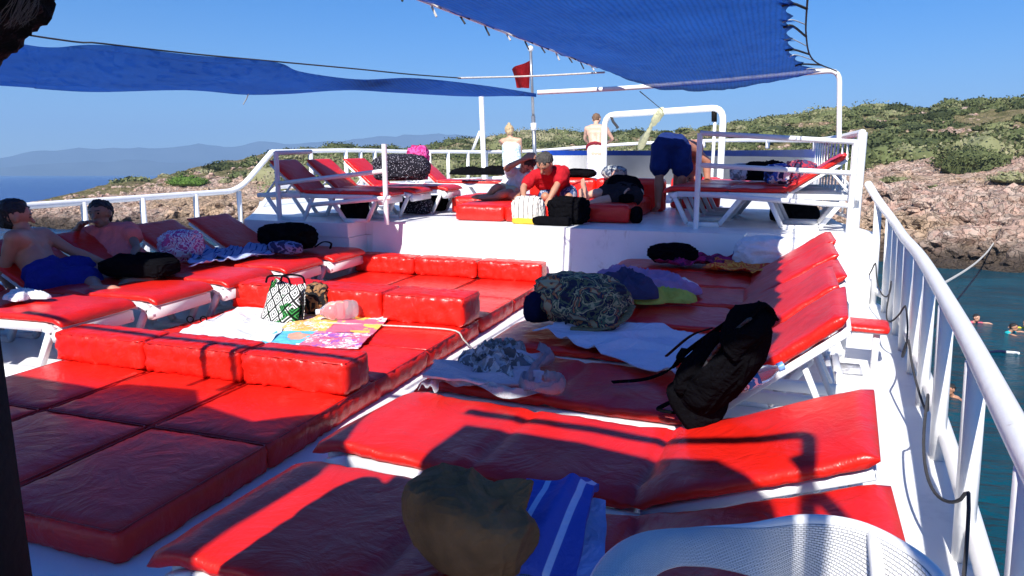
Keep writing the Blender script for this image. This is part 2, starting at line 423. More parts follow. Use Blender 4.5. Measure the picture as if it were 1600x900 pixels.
# ---- bodies
def cap(bm, p0, r0, p1, r1, seg=14):
    p0, p1 = V(p0), V(p1); d = p1-p0; L = d.length
    if L < 1e-5: d = V((0, 0, 1))
    s, u = frame(d); d = d.normalized(); rings = []
    for k in range(1, 5):
        a = math.pi/2*(1-k/4); rings.append((p0-d*r0*math.sin(a), r0*math.cos(a)))
    for k in range(0, 4):
        a = math.pi/2*(k/4); rings.append((p1+d*r1*math.sin(a), r1*math.cos(a)))
    vs = [[bm.verts.new(c+(s*math.cos(2*math.pi*i/seg)+u*math.sin(2*math.pi*i/seg))*max(r, .0005)) for i in range(seg)] for c, r in rings]
    t0 = bm.verts.new(p0-d*r0); t1 = bm.verts.new(p1+d*r1)
    for a, b in zip(vs, vs[1:]):
        for i in range(seg): bm.faces.new((a[i], a[(i+1) % seg], b[(i+1) % seg], b[i]))
    for i in range(seg):
        bm.faces.new((t0, vs[0][(i+1) % seg], vs[0][i])); bm.faces.new((t1, vs[-1][i], vs[-1][(i+1) % seg]))
def remesh(bm, voxel=.01, it=4, name='body', disp=None):
    bmesh.ops.recalc_face_normals(bm, faces=bm.faces[:])
    me = bpy.data.meshes.new('tmp'); bm.to_mesh(me); bm.free()
    o = bpy.data.objects.new('tmp', me); COL.objects.link(o)
    m = o.modifiers.new('r', 'REMESH'); m.mode = 'VOXEL'; m.voxel_size = voxel
    s = o.modifiers.new('s', 'SMOOTH'); s.factor = .5; s.iterations = it
    dg = bpy.context.evaluated_depsgraph_get(); dg.update()
    out = bpy.data.meshes.new_from_object(o.evaluated_get(dg)); out.name = name
    bpy.data.objects.remove(o); bpy.data.meshes.remove(me)
    if disp:
        for v in out.vertices: v.co += disp(v.co, v.normal)
    return out
def wrinkle(a, s, seed=0):
    return lambda p, n: n*a*(.5-min(1, abs(nz(V((p.x, p.y, p.z*.6)), s, seed))*3.5)+.5*nz(p, s*2.5, seed))
def person(name, label, J, skinmat, hairmat, hair='short', clothes=(), s=1.0, face=V((0, -1, 0)), up=None, voxel=.011, sex='m', bun=False, handpose='relaxed', cap_col=None, base=None):
    """J joints: head neck chest pelvis shL shR elL elR haL haR hipL hipR knL knR anL anR toL toR"""
    J = {k: V(v) for k, v in J.items()}
    root = thing(name, label, 'person', base if base is not None else (J['pelvis'].x, J['pelvis'].y, min(v.z for v in J.values())-.03))
    bm = bmesh.new(); k = s; w = 1.0 if sex == 'm' else .88
    nk = J['neck']; hd = J['head']; upv = (up if up is not None else (hd-nk)).normalized()
    f = (face-upv*face.dot(upv)).normalized(); sd = f.cross(upv).normalized()
    hip = (J['hipR']-J['hipL'])
    torso = []
    def T(a, ra, b, rb): torso.append((a, ra*k, b, rb*k))
    ch, pv = J['chest'], J['pelvis']
    hs = hip.normalized(); ss = (J['shR']-J['shL']).normalized()
    T(pv-hs*.065*k, .108, pv+hs*.065*k, .108)
    mid = pv.lerp(ch, .5); T(mid-hs*.055*k, .093*w+.008, mid+hs*.055*k, .093*w+.008)
    T(pv-hs*.05*k, .10, mid-hs*.05*k, .10*w); T(pv+hs*.05*k, .10, mid+hs*.05*k, .10*w)
    T(ch-ss*.085*k*w, .105*w, ch+ss*.085*k*w, .105*w)
    T(mid-hs*.05*k, .095*w, ch-ss*.07*k, .10*w); T(mid+hs*.05*k, .095*w, ch+ss*.07*k, .10*w)
    uc = ch.lerp(nk, .62); T(uc-ss*.09*k*w, .07*w, uc+ss*.09*k*w, .07*w)
    for sh in ('shL', 'shR'):
        T(J[sh].lerp(uc, .1), .058*w, uc, .066*w); T(J[sh], .056*w, ch.lerp(J[sh], .35), .085*w)
    for a in torso: cap(bm, *a)
    cap(bm, uc, .06*k, nk.lerp(hd, .55), .05*k*w)
    # head (centre hd)
    def H(a, b, c): return hd+(sd*a+f*b+upv*c)*k
    cap(bm, H(0, -.018, .03), .088*k, H(0, .012, .03), .083*k)
    cap(bm, H(0, .01, .0), .074*k, H(0, .035, -.065), .043*k)
    cap(bm, H(-.03, .01, -.05), .036*k, H(.03, .01, -.05), .036*k)
    cap(bm, H(0, .088, .012), .010*k, H(0, .108, -.022), .015*k)
    cap(bm, H(-.025, .085, .035), .012*k, H(.025, .085, .035), .012*k)
    cap(bm, H(-.016, .083, -.052), .008*k, H(.016, .083, -.052), .008*k)
    for q in (-1, 1):
        cap(bm, H(q*.082, -.005, .015), .018*k, H(q*.084, -.002, -.015), .012*k)
    for L in 'LR':
        sh, el, ha = J['sh'+L], J['el'+L], J['ha'+L]
        hd_ = J.get('hd'+L, (ha-el).normalized())
        cap(bm, sh, .052*k*w, sh.lerp(el, .4), .047*k*w); cap(bm, sh.lerp(el, .3), .046*k*w, el, .036*k*w)
        cap(bm, el, .036*k*w, el.lerp(ha, .3), .040*k*w); cap(bm, el.lerp(ha, .3), .040*k*w, ha, .025*k*w)
        # hand
        hdn = hd_.normalized(); s1 = hdn.cross(upv)
        if s1.length < .2: s1 = hdn.cross(f)
        s1.normalize(); n1 = s1.cross(hdn)
        for q in (-.022, 0, .022): cap(bm, ha+s1*q*.5*k, .022*k, ha+(hdn*.075+s1*q)*k, .015*k)
        for i, (q, ln) in enumerate(((-.034, .072), (-.012, .082), (.011, .078), (.033, .062))):
            a = ha+(hdn*.08+s1*q)*k; b = a+(hdn*ln*.5+s1*q*.25-n1*.008)*k; c2 = b+(hdn*ln*.42-n1*.028)*k
            cap(bm, a, .0105*k, b, .0095*k, 8); cap(bm, b, .0095*k, c2, .0085*k, 8)
        a = ha+(hdn*.025-s1*.025)*k; b = a+(hdn*.04-s1*.035)*k; cap(bm, a, .015*k, b, .011*k, 8); cap(bm, b, .011*k, b+(hdn*.03-n1*.008)*k, .009*k, 8)
        hp, kn, an, to = J['hip'+L], J['kn'+L], J['an'+L], J['to'+L]
        cap(bm, hp, .088*k, hp.lerp(kn, .45), .073*k); cap(bm, hp.lerp(kn, .45), .073*k, kn, .052*k)
        cap(bm, kn, .052*k, kn.lerp(an, .3), .057*k); cap(bm, kn.lerp(an, .3), .057*k, an, .032*k)
        fd = (to-an); heel = an-V((fd.x, fd.y, fd.z)).normalized()*.04*k
        cap(bm, an, .036*k, heel.lerp(to, .1), .034*k); cap(bm, heel, .034*k, to-(fd*.25), .032*k); cap(bm, to-fd*.3, .034*k, to, .020*k)
        s2 = fd.normalized().cross(V((0, 0, 1)))
        if s2.length > .1:
            s2.normalize()
            for i, q in enumerate((-.03, -.012, .004, .018, .03)): cap(bm, to-fd.normalized()*.03+s2*q*k, .014*k, to+fd.normalized()*(.022-.006*i)*k+s2*q*k, .011*k, 8)
    me = remesh(bm, voxel, 3, 'body'); link('body', me, skinmat, root)
    EYE = MATS['eye']; 
    for q in (-1, 1):
        e = bmesh.new(); cap(e, H(q*.031, .079, .016), .0095*k, H(q*.034, .078, .016), .0095*k, 10); obj('eye', e, EYE, root)
        e = bmesh.new(); cap(e, H(q*.018, .092, .037), .005*k, H(q*.048, .082, .036), .004*k, 8); obj('eyebrow', e, hairmat, root)
    e = bmesh.new(); cap(e, H(-.022, .087, -.050), .0055*k, H(.022, .087, -.050), .0055*k, 8); cap(e, H(-.016, .087, -.058), .006*k, H(.016, .087, -.058), .006*k, 8); obj('mouth', e, MATS['lip'], root)
    if hair:
        hb = bmesh.new()
        cap(hb, H(0, -.034, .042), .091*k, H(0, .000, .054), .083*k); cap(hb, H(0, -.04, .02), .086*k, H(0, -.045, -.02), .068*k)
        for q in (-1, 1): cap(hb, H(q*.045, -.02, .05), .050*k, H(q*.046, .022, .062), .034*k)
        if hair == 'long':
            cap(hb, H(0, -.05, 0), .08*k, H(0, -.06, -.12), .06*k)
        if bun: cap(hb, H(0, -.07, .10), .04*k, H(0, -.075, .125), .035*k)
        me = remesh(hb, .009, 2, 'hair', wrinkle(.012, 26, 3)); link('hair', me, hairmat, root)
    for nm, kind, mat, o in clothes:
        cb = bmesh.new(); inf = o.get('inf', .016)*k
        if kind in ('shirt', 'top'):
            for a, ra, b, rb in torso: cap(cb, a, ra+inf, b, rb+inf)
            sl = o.get('sleeve', .5)
            for L in 'LR':
                sh, el = J['sh'+L], J['el'+L]
                cap(cb, sh, .056*k*w+inf, sh.lerp(el, sl), .05*k*w+inf*1.2)
        elif kind == 'shorts':
            ln = o.get('length', .55)
            cap(cb, pv-hs*.07*k, .11*k+inf, pv+hs*.07*k, .11*k+inf)
            wst = pv.lerp(ch, .22); cap(cb, wst-hs*.055*k, .10*k+inf, wst+hs*.055*k, .10*k+inf)
            for L in 'LR':
                hp, kn = J['hip'+L], J['kn'+L]
                cap(cb, hp, .093*k+inf, hp.lerp(kn, ln), (.078*(1-ln*.2))*k+inf*1.9)
                if ln > .9: cap(cb, kn, .06*k+inf, kn.lerp(J['an'+L], o.get('shin', .1)), .055*k+inf)
        elif kind == 'wrap':
            a0 = pv.lerp(ch, o.get('top', .2)); b0 = (J['knL']+J['knR'])/2; b0 = (J['hipL']+J['hipR'])/2+(b0-(J['hipL']+J['hipR'])/2)*o.get('bottom', 1.2)
            for t in range(7):
                c0 = a0.lerp(b0, t/6); c1 = a0.lerp(b0, min(1, (t+1)/6)); rr = o.get('r', .13)*k
                cap(cb, c0-hs*.07*k, rr, c0+hs*.07*k, rr); cap(cb, c0-hs*.07*k, rr, c1-hs*.07*k, rr); cap(cb, c0+hs*.07*k, rr, c1+hs*.07*k, rr)
        if kind == 'band':
            for q in range(24):
                a0_, a1_ = 2*math.pi*q/24, 2*math.pi*(q+1)/24; c_ = pv.lerp(ch, .25)
                cap(cb, c_+hs*.205*math.cos(a0_)+f*.145*math.sin(a0_), .035, c_+hs*.205*math.cos(a1_)+f*.145*math.sin(a1_), .035, 8)
        me = remesh(cb, o.get('vox', .012), 2, nm, wrinkle(o.get('wr', .008), o.get('ws', 9), o.get('seed', 1)))
        # trim: neckline is left to the skin of the neck
        link(nm, me, mat, root)
    return root
MATS = {'eye': simple('eye', (.02, .015, .012), .2), 'lip': simple('lips', (.35, .12, .10), .5)}
SK_M = skin('skin_tanned', (.42, .21, .13)); SK_F = skin('skin_fair', (.55, .31, .21)); SK_P = skin('skin_pale', (.62, .36, .26)); SK_D = skin('skin_sunburnt', (.45, .2, .13))
HAIR_D = simple('dark_hair', (.015, .010, .008), .5, .3, 40, .6, 120); HAIR_B = simple('blond_hair', (.50, .36, .20), .5, .2, 40, .6, 120); HAIR_G = simple('short_brown_hair', (.16, .09, .05), .6, .3, 40, .6, 120)
# ================================================================== SETTING (world frame, sea at z=0)
def Wd(px, py):
    r = ray(px, py, PW); h = math.hypot(r.x, r.y); return r/h      # unit horizontal length
def interp(x, tab):
    if x <= tab[0][0]: return tab[0][1]
    for (a, va), (b, vb) in zip(tab, tab[1:]):
        if x <= b:
            t = (x-a)/(b-a); t = t*t*(3-2*t) if False else t
            return va+(vb-va)*t
    return tab[-1][1]
def sea_mat():
    m, N, L, B = new_mat('sea_water')
    g = nd(N, 'ShaderNodeNewGeometry')
    sp = nd(N, 'ShaderNodeSeparateXYZ'); L.new(g.outputs['Position'], sp.inputs[0])
    ln = nd(N, 'ShaderNodeVectorMath', operation='LENGTH'); L.new(g.outputs['Position'], ln.inputs[0])
    # shallow bay near the shore is green, the open sea blue
    n0 = nd(N, 'ShaderNodeTexNoise', Scale=.05, Detail=3); L.new(g.outputs['Position'], n0.inputs['Vector'])
    a = nd(N, 'ShaderNodeMath', operation='MULTIPLY_ADD'); a.inputs[1].default_value = 40; L.new(n0.outputs['Fac'], a.inputs[0]); L.new(ln.outputs['Value'], a.inputs[2])
    mr = nd(N, 'ShaderNodeMapRange'); mr.inputs['From Min'].default_value = 60; mr.inputs['From Max'].default_value = 130; L.new(a.outputs[0], mr.inputs['Value'])
    mx = nd(N, 'ShaderNodeMix', data_type='RGBA'); mx.inputs[6].default_value = (.001, .050, .080, 1); mx.inputs[7].default_value = (.002, .030, .17, 1)
    L.new(mr.outputs[0], mx.inputs[0])
    n1 = nd(N, 'ShaderNodeTexNoise', Scale=.35, Detail=4); L.new(g.outputs['Position'], n1.inputs['Vector'])
    m2 = nd(N, 'ShaderNodeMix', data_type='RGBA', blend_type='MULTIPLY'); m2.inputs[0].default_value = 1
    rr = ramp(N, [(.35, (.75, .75, .75)), (.65, (1.2, 1.25, 1.2))]); L.new(n1.outputs['Fac'], rr.inputs['Fac'])
    L.new(mx.outputs[2], m2.inputs[6]); L.new(rr.outputs['Color'], m2.inputs[7]); L.new(m2.outputs[2], B.inputs['Base Color'])
    B.inputs['Roughness'].default_value = .16; B.inputs['IOR'].default_value = 1.33; B.inputs['Specular IOR Level'].default_value = .12
    mp = nd(N, 'ShaderNodeMapping'); mp.inputs['Scale'].default_value = (1, 1.9, 1); mp.inputs['Rotation'].default_value = (0, 0, R(20)); L.new(g.outputs['Position'], mp.inputs['Vector'])
    h1 = nd(N, 'ShaderNodeTexNoise', Scale=1.3, Detail=6, Roughness=.6, Distortion=.5); L.new(mp.outputs[0], h1.inputs['Vector'])
    h2 = nd(N, 'ShaderNodeTexNoise', Scale=.25, Detail=3); L.new(mp.outputs[0], h2.inputs['Vector'])
    ad = nd(N, 'ShaderNodeMath', operation='MULTIPLY_ADD'); ad.inputs[1].default_value = 1.5; L.new(h2.outputs['Fac'], ad.inputs[0]); L.new(h1.outputs['Fac'], ad.inputs[2])
    b = nd(N, 'ShaderNodeBump', Strength=.8, Distance=.30); L.new(ad.outputs[0], b.inputs['Height']); L.new(b.outputs['Normal'], B.inputs['Normal'])
    return m
FAR = 5600
bm = bmesh.new(); rings = [0, 20, 60, 150, 400, 1000, 2500, FAR]; seg = 64; prev = None
for r_ in rings:
    ring = [bm.verts.new((r_*math.cos(2*math.pi*i/seg), r_*math.sin(2*math.pi*i/seg), 0)) for i in range(seg)] if r_ else [bm.verts.new((0, 0, 0))]
    if prev:
        for i in range(seg):
            if len(prev) == 1: bm.faces.new((prev[0], ring[i], ring[(i+1) % seg]))
            else: bm.faces.new((prev[i], ring[i], ring[(i+1) % seg], prev[(i+1) % seg]))
    prev = ring
tag(obj('sea', bm, sea_mat(), smooth=False, boat=False), 'deep blue open sea turning teal green near the shore', None, kind='structure')
# ---- distant mountains across the strait
mm = simple('distant_mountain_ground', (.05, .055, .06), .9, .3, .004, 0)
def mountains(name, label, D, tab, px0, px1, seed, rough):
    bm = bmesh.new(); rows = []; n = 150; m = 14
    for i in range(n+1):
        px = px0+(px1-px0)*i/n; y = interp(px, tab)
        d = Wd(px, 273); top = HW+D*Wd(px, y).z
        hh = max(4, top+top*rough*fr(V((px*.02, seed, 0)), 1.0, seed, 5))
        col = []
        for j in range(m+1):
            t = j/m; q = V((d.x, d.y, 0))*(D*(1-.10*(1-t))); z = hh*t**1.3+9*t*(1-t)*fr(V((px*.03, t*4, seed)), 1.0, seed, 4)*2
            q += V((d.x, d.y, 0))*25*fr(V((px*.03, t*3, seed)), 1.0, 2, 3); q.z = max(-1, z) if j else -2
            col.append(bm.verts.new(q))
        d2 = V((d.x, d.y, 0))*(D*1.06); col.append(bm.verts.new((d2.x, d2.y, -2)))
        rows.append(col)
    for a, b in zip(rows, rows[1:]):
        for j in range(len(a)-1): bm.faces.new((a[j], b[j], b[j+1], a[j+1]))
    return tag(obj(name, bm, mm, sharp=180, boat=False), label, None, kind='structure')
mountains('far_mountains', 'hazy blue mountain range across the strait', 5000, [(-500, 246), (0, 246), (60, 238), (130, 232), (240, 230), (400, 224), (500, 222), (600, 212), (700, 211), (900, 215), (1400, 225)], -500, 1500, 3, .12)
mountains('coast_hills', 'lower hazy headland in front of the far mountains', 4200, [(-500, 268), (0, 262), (90, 254), (200, 250), (300, 254), (420, 258), (700, 264), (1500, 266)], -500, 1400, 9, .15)
# ---- island
SHORE = [(-400, 100), (35, 82), (100, 74), (210, 69), (430, 62), (800, 52), (1312, 46), (1440, 44), (1600, 43), (2200, 40), (4000, 34)]
RD = [(-400, 101), (35, 84), (170, 95), (310, 105), (440, 116), (640, 130), (840, 132), (1100, 120), (1312, 110), (1600, 100), (2200, 92), (4000, 80)]
RY = [(-400, 335), (35, 322), (100, 306), (170, 290), (240, 280), (310, 263), (400, 246), (470, 238), (560, 234), (640, 236), (720, 224), (800, 217), (850, 212), (930, 217), (1000, 211), (1100, 204), (1200, 193), (1312, 181), (1400, 176), (1500, 166), (1560, 162), (1600, 165), (1900, 155), (4000, 140)]
def px_of(az): return 800+FPX*math.tan(az)
def terr(az, t):
    """az relative to the picture's centre line, t 0 shore .. 1 ridge .. 1.6 behind"""
    px = max(-500, min(4500, px_of(az)))
    ds, dr = interp(px, SHORE), interp(px, RD)
    tpx = max(.02, math.cos(az))
    y = interp(px, RY); zr = HW+dr*Wd(px, y).z
    D = ds+(dr-ds)*t
    if t <= 1: h = max(.15, zr)*(.10*min(1, t/.05)+.90*(t**.95)) if t > 0 else t*12
    else: h = zr*(1-((t-1)/.62)**2*1.1)
    a = az-YAW*-1
    # boat frame azimuth: picture centre is YAW to the left of +Y
    ang = az-YAW
    p = V((D*math.sin(ang), D*math.cos(ang), 0))
    return p, h, zr, D
def height(az, t):
    p, h, zr, D = terr(az, t)
    k = min(1, max(0, t+.02)*8)*min(1, max(.25, zr/5))*(1 if t < 1 else .3)
    q = V((p.x, p.y, 0))
    w = q+V((fr(q, .25, 1, 2), fr(q, .25, 5, 2), 0))*1.2
    rid = 1-abs(noise.noise(w*.22))*2
    cliff = math.exp(-((t-.06)/.09)**2)
    st = (.35*rid*(.35+cliff*1.3)+.9*fr(w, .33, 2, 4)*(.35+cliff)+.30*fr(w, 1.3, 4, 3)*(.6+cliff))*k
    rk = noise.cell(w*.9)*.28*k*(.35+cliff*1.3)+noise.cell(w*2.3)*.16*k*(.4+cliff)
    wob = fr(q, .12, 8, 3)*.8*k*(1 if .1 < t < .95 else .35)
    return V((p.x, p.y, h+st*.8+rk+wob*.6-.25*cliff))
azs = [R(-58)+(R(72)+R(58))*i/640 for i in range(641)]
ts = [-.12, -.07, -.035]+[(.0+.22*i/52) for i in range(52)]+[.22+.78*(i/86) for i in range(87)]+[1.05, 1.12, 1.25, 1.4, 1.6]
verts = []; 
for az in azs:
    for t in ts: verts.append(height(az, t))
nt = len(ts); faces = []
for i in range(len(azs)-1):
    for j in range(nt-1):
        a = i*nt+j; faces.append((a, a+nt, a+nt+1, a+1))
me = bpy.data.meshes.new('rocky_hillside'); me.from_pydata(verts, [], faces)
def terrain_mat():
    m, N, L, B = new_mat('limestone_and_scrub_ground')
    g = nd(N, 'ShaderNodeNewGeometry'); P = g.outputs['Position']
    sp = nd(N, 'ShaderNodeSeparateXYZ'); L.new(P, sp.inputs[0])
    n = nd(N, 'ShaderNodeTexNoise', Scale=.45, Detail=9, Roughness=.68, Distortion=.6); L.new(P, n.inputs['Vector'])
    r = ramp(N, [(.30, (.34, .26, .21)), (.42, (.56, .38, .30)), (.50, (.62, .50, .41)), (.58, (.56, .36, .29)), (.68, (.70, .62, .54))]); L.new(n.outputs['Fac'], r.inputs['Fac'])
    # ochre earth
    n2 = nd(N, 'ShaderNodeTexNoise', Scale=.12, Detail=4); L.new(P, n2.inputs['Vector'])
    r2 = ramp(N, [(.50, (0, 0, 0)), (.62, (.8,)*3)]); L.new(n2.outputs['Fac'], r2.inputs['Fac'])
    mo = nd(N, 'ShaderNodeMix', data_type='RGBA'); mo.inputs[7].default_value = (.52, .38, .25, 1); L.new(r2.outputs['Color'], mo.inputs[0]); L.new(r.outputs['Color'], mo.inputs[6])
    # cracks
    dn = nd(N, 'ShaderNodeTexNoise', Scale=1.2, Detail=3); L.new(P, dn.inputs['Vector'])
    av = nd(N, 'ShaderNodeVectorMath', operation='MULTIPLY_ADD'); av.inputs[1].default_value = (1.8, 1.8, 1.8); L.new(dn.outputs['Color'], av.inputs[0]); L.new(P, av.inputs[2])
    v = nd(N, 'ShaderNodeTexVoronoi', Scale=1.9, feature='DISTANCE_TO_EDGE'); L.new(av.outputs[0], v.inputs['Vector'])
    vr = ramp(N, [(0, (.48,)*3), (.05, (.88,)*3), (.14, (1,)*3)]); L.new(v.outputs['Distance'], vr.inputs['Fac'])
    vc = nd(N, 'ShaderNodeTexVoronoi', Scale=1.9); L.new(av.outputs[0], vc.inputs['Vector'])
    hs = nd(N, 'ShaderNodeSeparateColor'); L.new(vc.outputs['Color'], hs.inputs[0])
    vcr = ramp(N, [(0, (.72, .70, .68)), (1, (1.25, 1.22, 1.20))]); L.new(hs.outputs[0], vcr.inputs['Fac'])
    m1 = nd(N, 'ShaderNodeMix', data_type='RGBA', blend_type='MULTIPLY'); m1.inputs[0].default_value = 1; L.new(mo.outputs[2], m1.inputs[6]); L.new(vr.outputs['Color'], m1.inputs[7])
    m2 = nd(N, 'ShaderNodeMix', data_type='RGBA', blend_type='MULTIPLY'); m2.inputs[0].default_value = 1; L.new(m1.outputs[2], m2.inputs[6]); L.new(vcr.outputs['Color'], m2.inputs[7])
    # splash zone: dark weathered rock close to the water
    zn = nd(N, 'ShaderNodeMath', operation='MULTIPLY_ADD'); zn.inputs[1].default_value = -1.6; L.new(n.outputs['Fac'], zn.inputs[0]); L.new(sp.outputs[2], zn.inputs[2])
    zr_ = ramp(N, [(0, (1,)*3), (.35, (.9,)*3), (.75, (0,)*3)]); mz = nd(N, 'ShaderNodeMapRange'); mz.inputs['From Min'].default_value = -.8; mz.inputs['From Max'].default_value = 1.0
    L.new(zn.outputs[0], mz.inputs['Value']); L.new(mz.outputs[0], zr_.inputs['Fac'])
    m3 = nd(N, 'ShaderNodeMix', data_type='RGBA'); m3.inputs[7].default_value = (.085, .065, .05, 1); L.new(zr_.outputs['Color'], m3.inputs[0]); L.new(m2.outputs[2], m3.inputs[6])
    # dry grass / green cover, from attribute
    at = nd(N, 'ShaderNodeAttribute', attribute_name='veg')
    n5 = nd(N, 'ShaderNodeTexNoise', Scale=.5, Detail=7, Roughness=.7); L.new(P, n5.inputs['Vector'])
    sb = nd(N, 'ShaderNodeMath', operation='ADD'); L.new(at.outputs['Fac'], sb.inputs[0]); L.new(n5.outputs['Fac'], sb.inputs[1])
    vg = ramp(N, [(.86, (0,)*3), (1.0, (1,)*3)]); 
    ms = nd(N, 'ShaderNodeMath', operation='MULTIPLY'); ms.inputs[1].default_value = .8; L.new(sb.outputs[0], ms.inputs[0])
    L.new(ms.outputs[0], vg.inputs['Fac'])
    gcol = ramp(N, [(.35, (.10, .105, .04)), (.5, (.22, .19, .09)), (.65, (.36, .28, .17))]); n6 = nd(N, 'ShaderNodeTexNoise', Scale=.9, Detail=8, Roughness=.75); L.new(P, n6.inputs['Vector']); L.new(n6.outputs['Fac'], gcol.inputs['Fac'])
    m4 = nd(N, 'ShaderNodeMix', data_type='RGBA'); L.new(vg.outputs['Color'], m4.inputs[0]); L.new(m3.outputs[2], m4.inputs[6]); L.new(gcol.outputs['Color'], m4.inputs[7])
    L.new(m4.outputs[2], B.inputs['Base Color']); B.inputs['Roughness'].default_value = .95; B.inputs['Specular IOR Level'].default_value = .1
    bb = nd(N, 'ShaderNodeTexNoise', Scale=2.2, Detail=8, Roughness=.72); L.new(P, bb.inputs['Vector'])
    ad = nd(N, 'ShaderNodeMath', operation='MULTIPLY_ADD'); ad.inputs[1].default_value = .5; L.new(vr.outputs['Color'], ad.inputs[0]); L.new(bb.outputs['Fac'], ad.inputs[2])
    b = nd(N, 'ShaderNodeBump', Strength=1.0, Distance=.5); L.new(ad.outputs[0], b.inputs['Height']); L.new(b.outputs['Normal'], B.inputs['Normal'])
    return m
VT = [(-400, .3), (35, .8), (150, .62), (300, .6), (430, .45), (800, .15), (1200, .22), (1350, .42), (1500, .44), (1700, .46), (4000, .5)]   # where the scrub starts
at = me.attributes.new('veg', 'FLOAT', 'POINT'); vals = []
for az in azs:
    v0 = interp(px_of(az), VT)
    for t in ts: vals.append(max(0, min(1, (t-v0)/.25+.45)) if t > .04 else 0)
at.data.foreach_set('value', vals)
me.polygons.foreach_set('use_smooth', [False]*len(me.polygons))
ter = bpy.data.objects.new('rocky_hillside', me); COL.objects.link(ter); me.materials.append(terrain_mat())
tag(ter, 'rocky pink and tan island hillside rising from the water', None, kind='structure')
# ---- boulders along the shore: nobody could count them
rnd = random.Random(3)
ico = bmesh.new(); bmesh.ops.create_icosphere(ico, subdivisions=2, radius=1); IV = [v.co.copy() for v in ico.verts]; IF = [[v.index for v in f.verts] for f in ico.faces]; ico.free()
def rocks(n, name, label, trange, size, seed, pxr=(20, 1900)):
    vs, fs = [], []; rn = random.Random(seed)
    for i in range(n):
        px = rn.uniform(*pxr); az = math.atan((px-800)/FPX); t = rn.uniform(*trange)**1.0
        if rn.random() < .35 and t > .25: continue
        p = height(az, t); s = rn.uniform(*size)*(1+.8*(rn.random() > .93))*min(1, .5+terr(az, t)[2]/6)
        sc = V((s*rn.uniform(.7, 1.5), s*rn.uniform(.6, 1.1), s*rn.uniform(.4, .85))); rz = rn.uniform(0, 6.3); k = len(vs)
        rot = Matrix.Rotation(rz, 3, 'Z') @ Matrix.Rotation(rn.uniform(-.3, .3), 3, 'X')
        for c in IV:
            q = V((c.x*sc.x, c.y*sc.y, c.z*sc.z))*(1+.45*noise.noise(c*1.7+V((i, 0, 0)))+.2*noise.cell(c*2.2+V((i, 5, 0))))
            vs.append(p+rot @ q)
        fs += [[a+k for a in f] for f in IF]
    me = bpy.data.meshes.new(name); me.from_pydata(vs, [], fs); o = bpy.data.objects.new(name, me); COL.objects.link(o)
    me.materials.append(ter.data.materials[0]); return tag(o, label, 'rocks', kind='stuff')
rocks(2600, 'shore_boulders', 'jumbled pink and grey boulders along the waterline', (-.01, .16), (.2, .75), 5)
rocks(2400, 'hillside_stones', 'pale stones strewn over the bare slope', (.1, .9), (.10, .42), 6)
# ---- scrub
def foliage_mat(name, stops):
    m, N, L, B = new_mat(name)
    a = nd(N, 'ShaderNodeAttribute', attribute_name='tone')
    r = ramp(N, stops); L.new(a.outputs['Fac'], r.inputs['Fac']); L.new(r.outputs['Color'], B.inputs['Base Color'])
    B.inputs['Roughness'].default_value = .75; B.inputs['Specular IOR Level'].default_value = .15
    return m
FOL = foliage_mat('maquis_leaves', [(0, (.035, .046, .018)), (.3, (.10, .12, .045)), (.55, (.20, .205, .10)), (.8, (.30, .27, .17)), (1, (.32, .25, .17))])
def bush_geo(vs, fs, tone, p, rx, ry, rz, n, base, rn, leaf=.16):
    # solid inner core, a darker leaf tone than the outer leaves
    k = len(vs); az = rn.uniform(0, 6.3); rot = Matrix.Rotation(az, 3, 'Z')
    off = V((rn.uniform(0, 99), 0, 0))
    def surf(d): return 1+.32*noise.noise(d*2.1+off)+.15*noise.noise(d*5+off)
    for c in IV:
        d = c*.86*surf(c); vs.append(p+rot @ V((d.x*rx, d.y*ry, max(-.3, d.z)*rz))); tone.append(max(0, base-.10))
    fs += [[a+k for a in f] for f in IF]
    for i in range(n):
        d = V((rn.gauss(0, 1), rn.gauss(0, 1), abs(rn.gauss(0, .9)))).normalized()
        s = surf(d)*rn.uniform(.82, 1.1); q = p+rot @ V((d.x*rx*s, d.y*ry*s, d.z*rz*s))
        a = V((rn.gauss(0, 1), rn.gauss(0, 1), rn.gauss(0, 1))).normalized(); b = a.cross(d+V((.01, 0, 0))).normalized(); l = leaf*rn.uniform(.6, 1.5)
        k = len(vs); vs += [q+a*l, q+b*l*.7, q-a*l*.8, q-b*l*.7]; fs.append([k, k+1, k+2, k+3])
        t = max(0, min(1, base+rn.uniform(-.14, .14))); tone += [t]*4
def make_fol(name, vs, fs, tone, mat):
    me = bpy.data.meshes.new(name); me.from_pydata(vs, [], fs); a = me.attributes.new('tone', 'FLOAT', 'POINT'); a.data.foreach_set('value', tone)
    me.materials.append(mat); o = bpy.data.objects.new(name, me); COL.objects.link(o); return o
rn = random.Random(11); vs, fs, tone = [], [], []
cnt = 0
while cnt < 2100:
    px = rn.uniform(180, 1950); az = math.atan((px-800)/FPX); t = rn.uniform(.12, 1.04); v0 = interp(px, VT)
    if px < 430 and rn.random() > .10: continue
    if t < v0-.05 and rn.random() > .05: continue
    if t < v0+.1 and rn.random() > .45: continue
    p = height(az, t); dens = fr(p, .06, 3, 3)
    if dens < .0 and rn.random() > .14: continue
    cnt += 1
    r0 = rn.uniform(.45, 1.35)*(1+.5*(dens > .15)); 
    if terr(az, t)[2] < 5: r0 *= .6
    bush_geo(vs, fs, tone, p-V((0, 0, .05)), r0*rn.uniform(1, 1.9), r0*rn.uniform(.8, 1.3), r0*rn.uniform(.5, .85), int(50+80*r0), max(.05, min(.95, .42+.5*noise.noise(p*.05+V((9, 0, 0)))+rn.uniform(-.25, .25))), rn, .15)
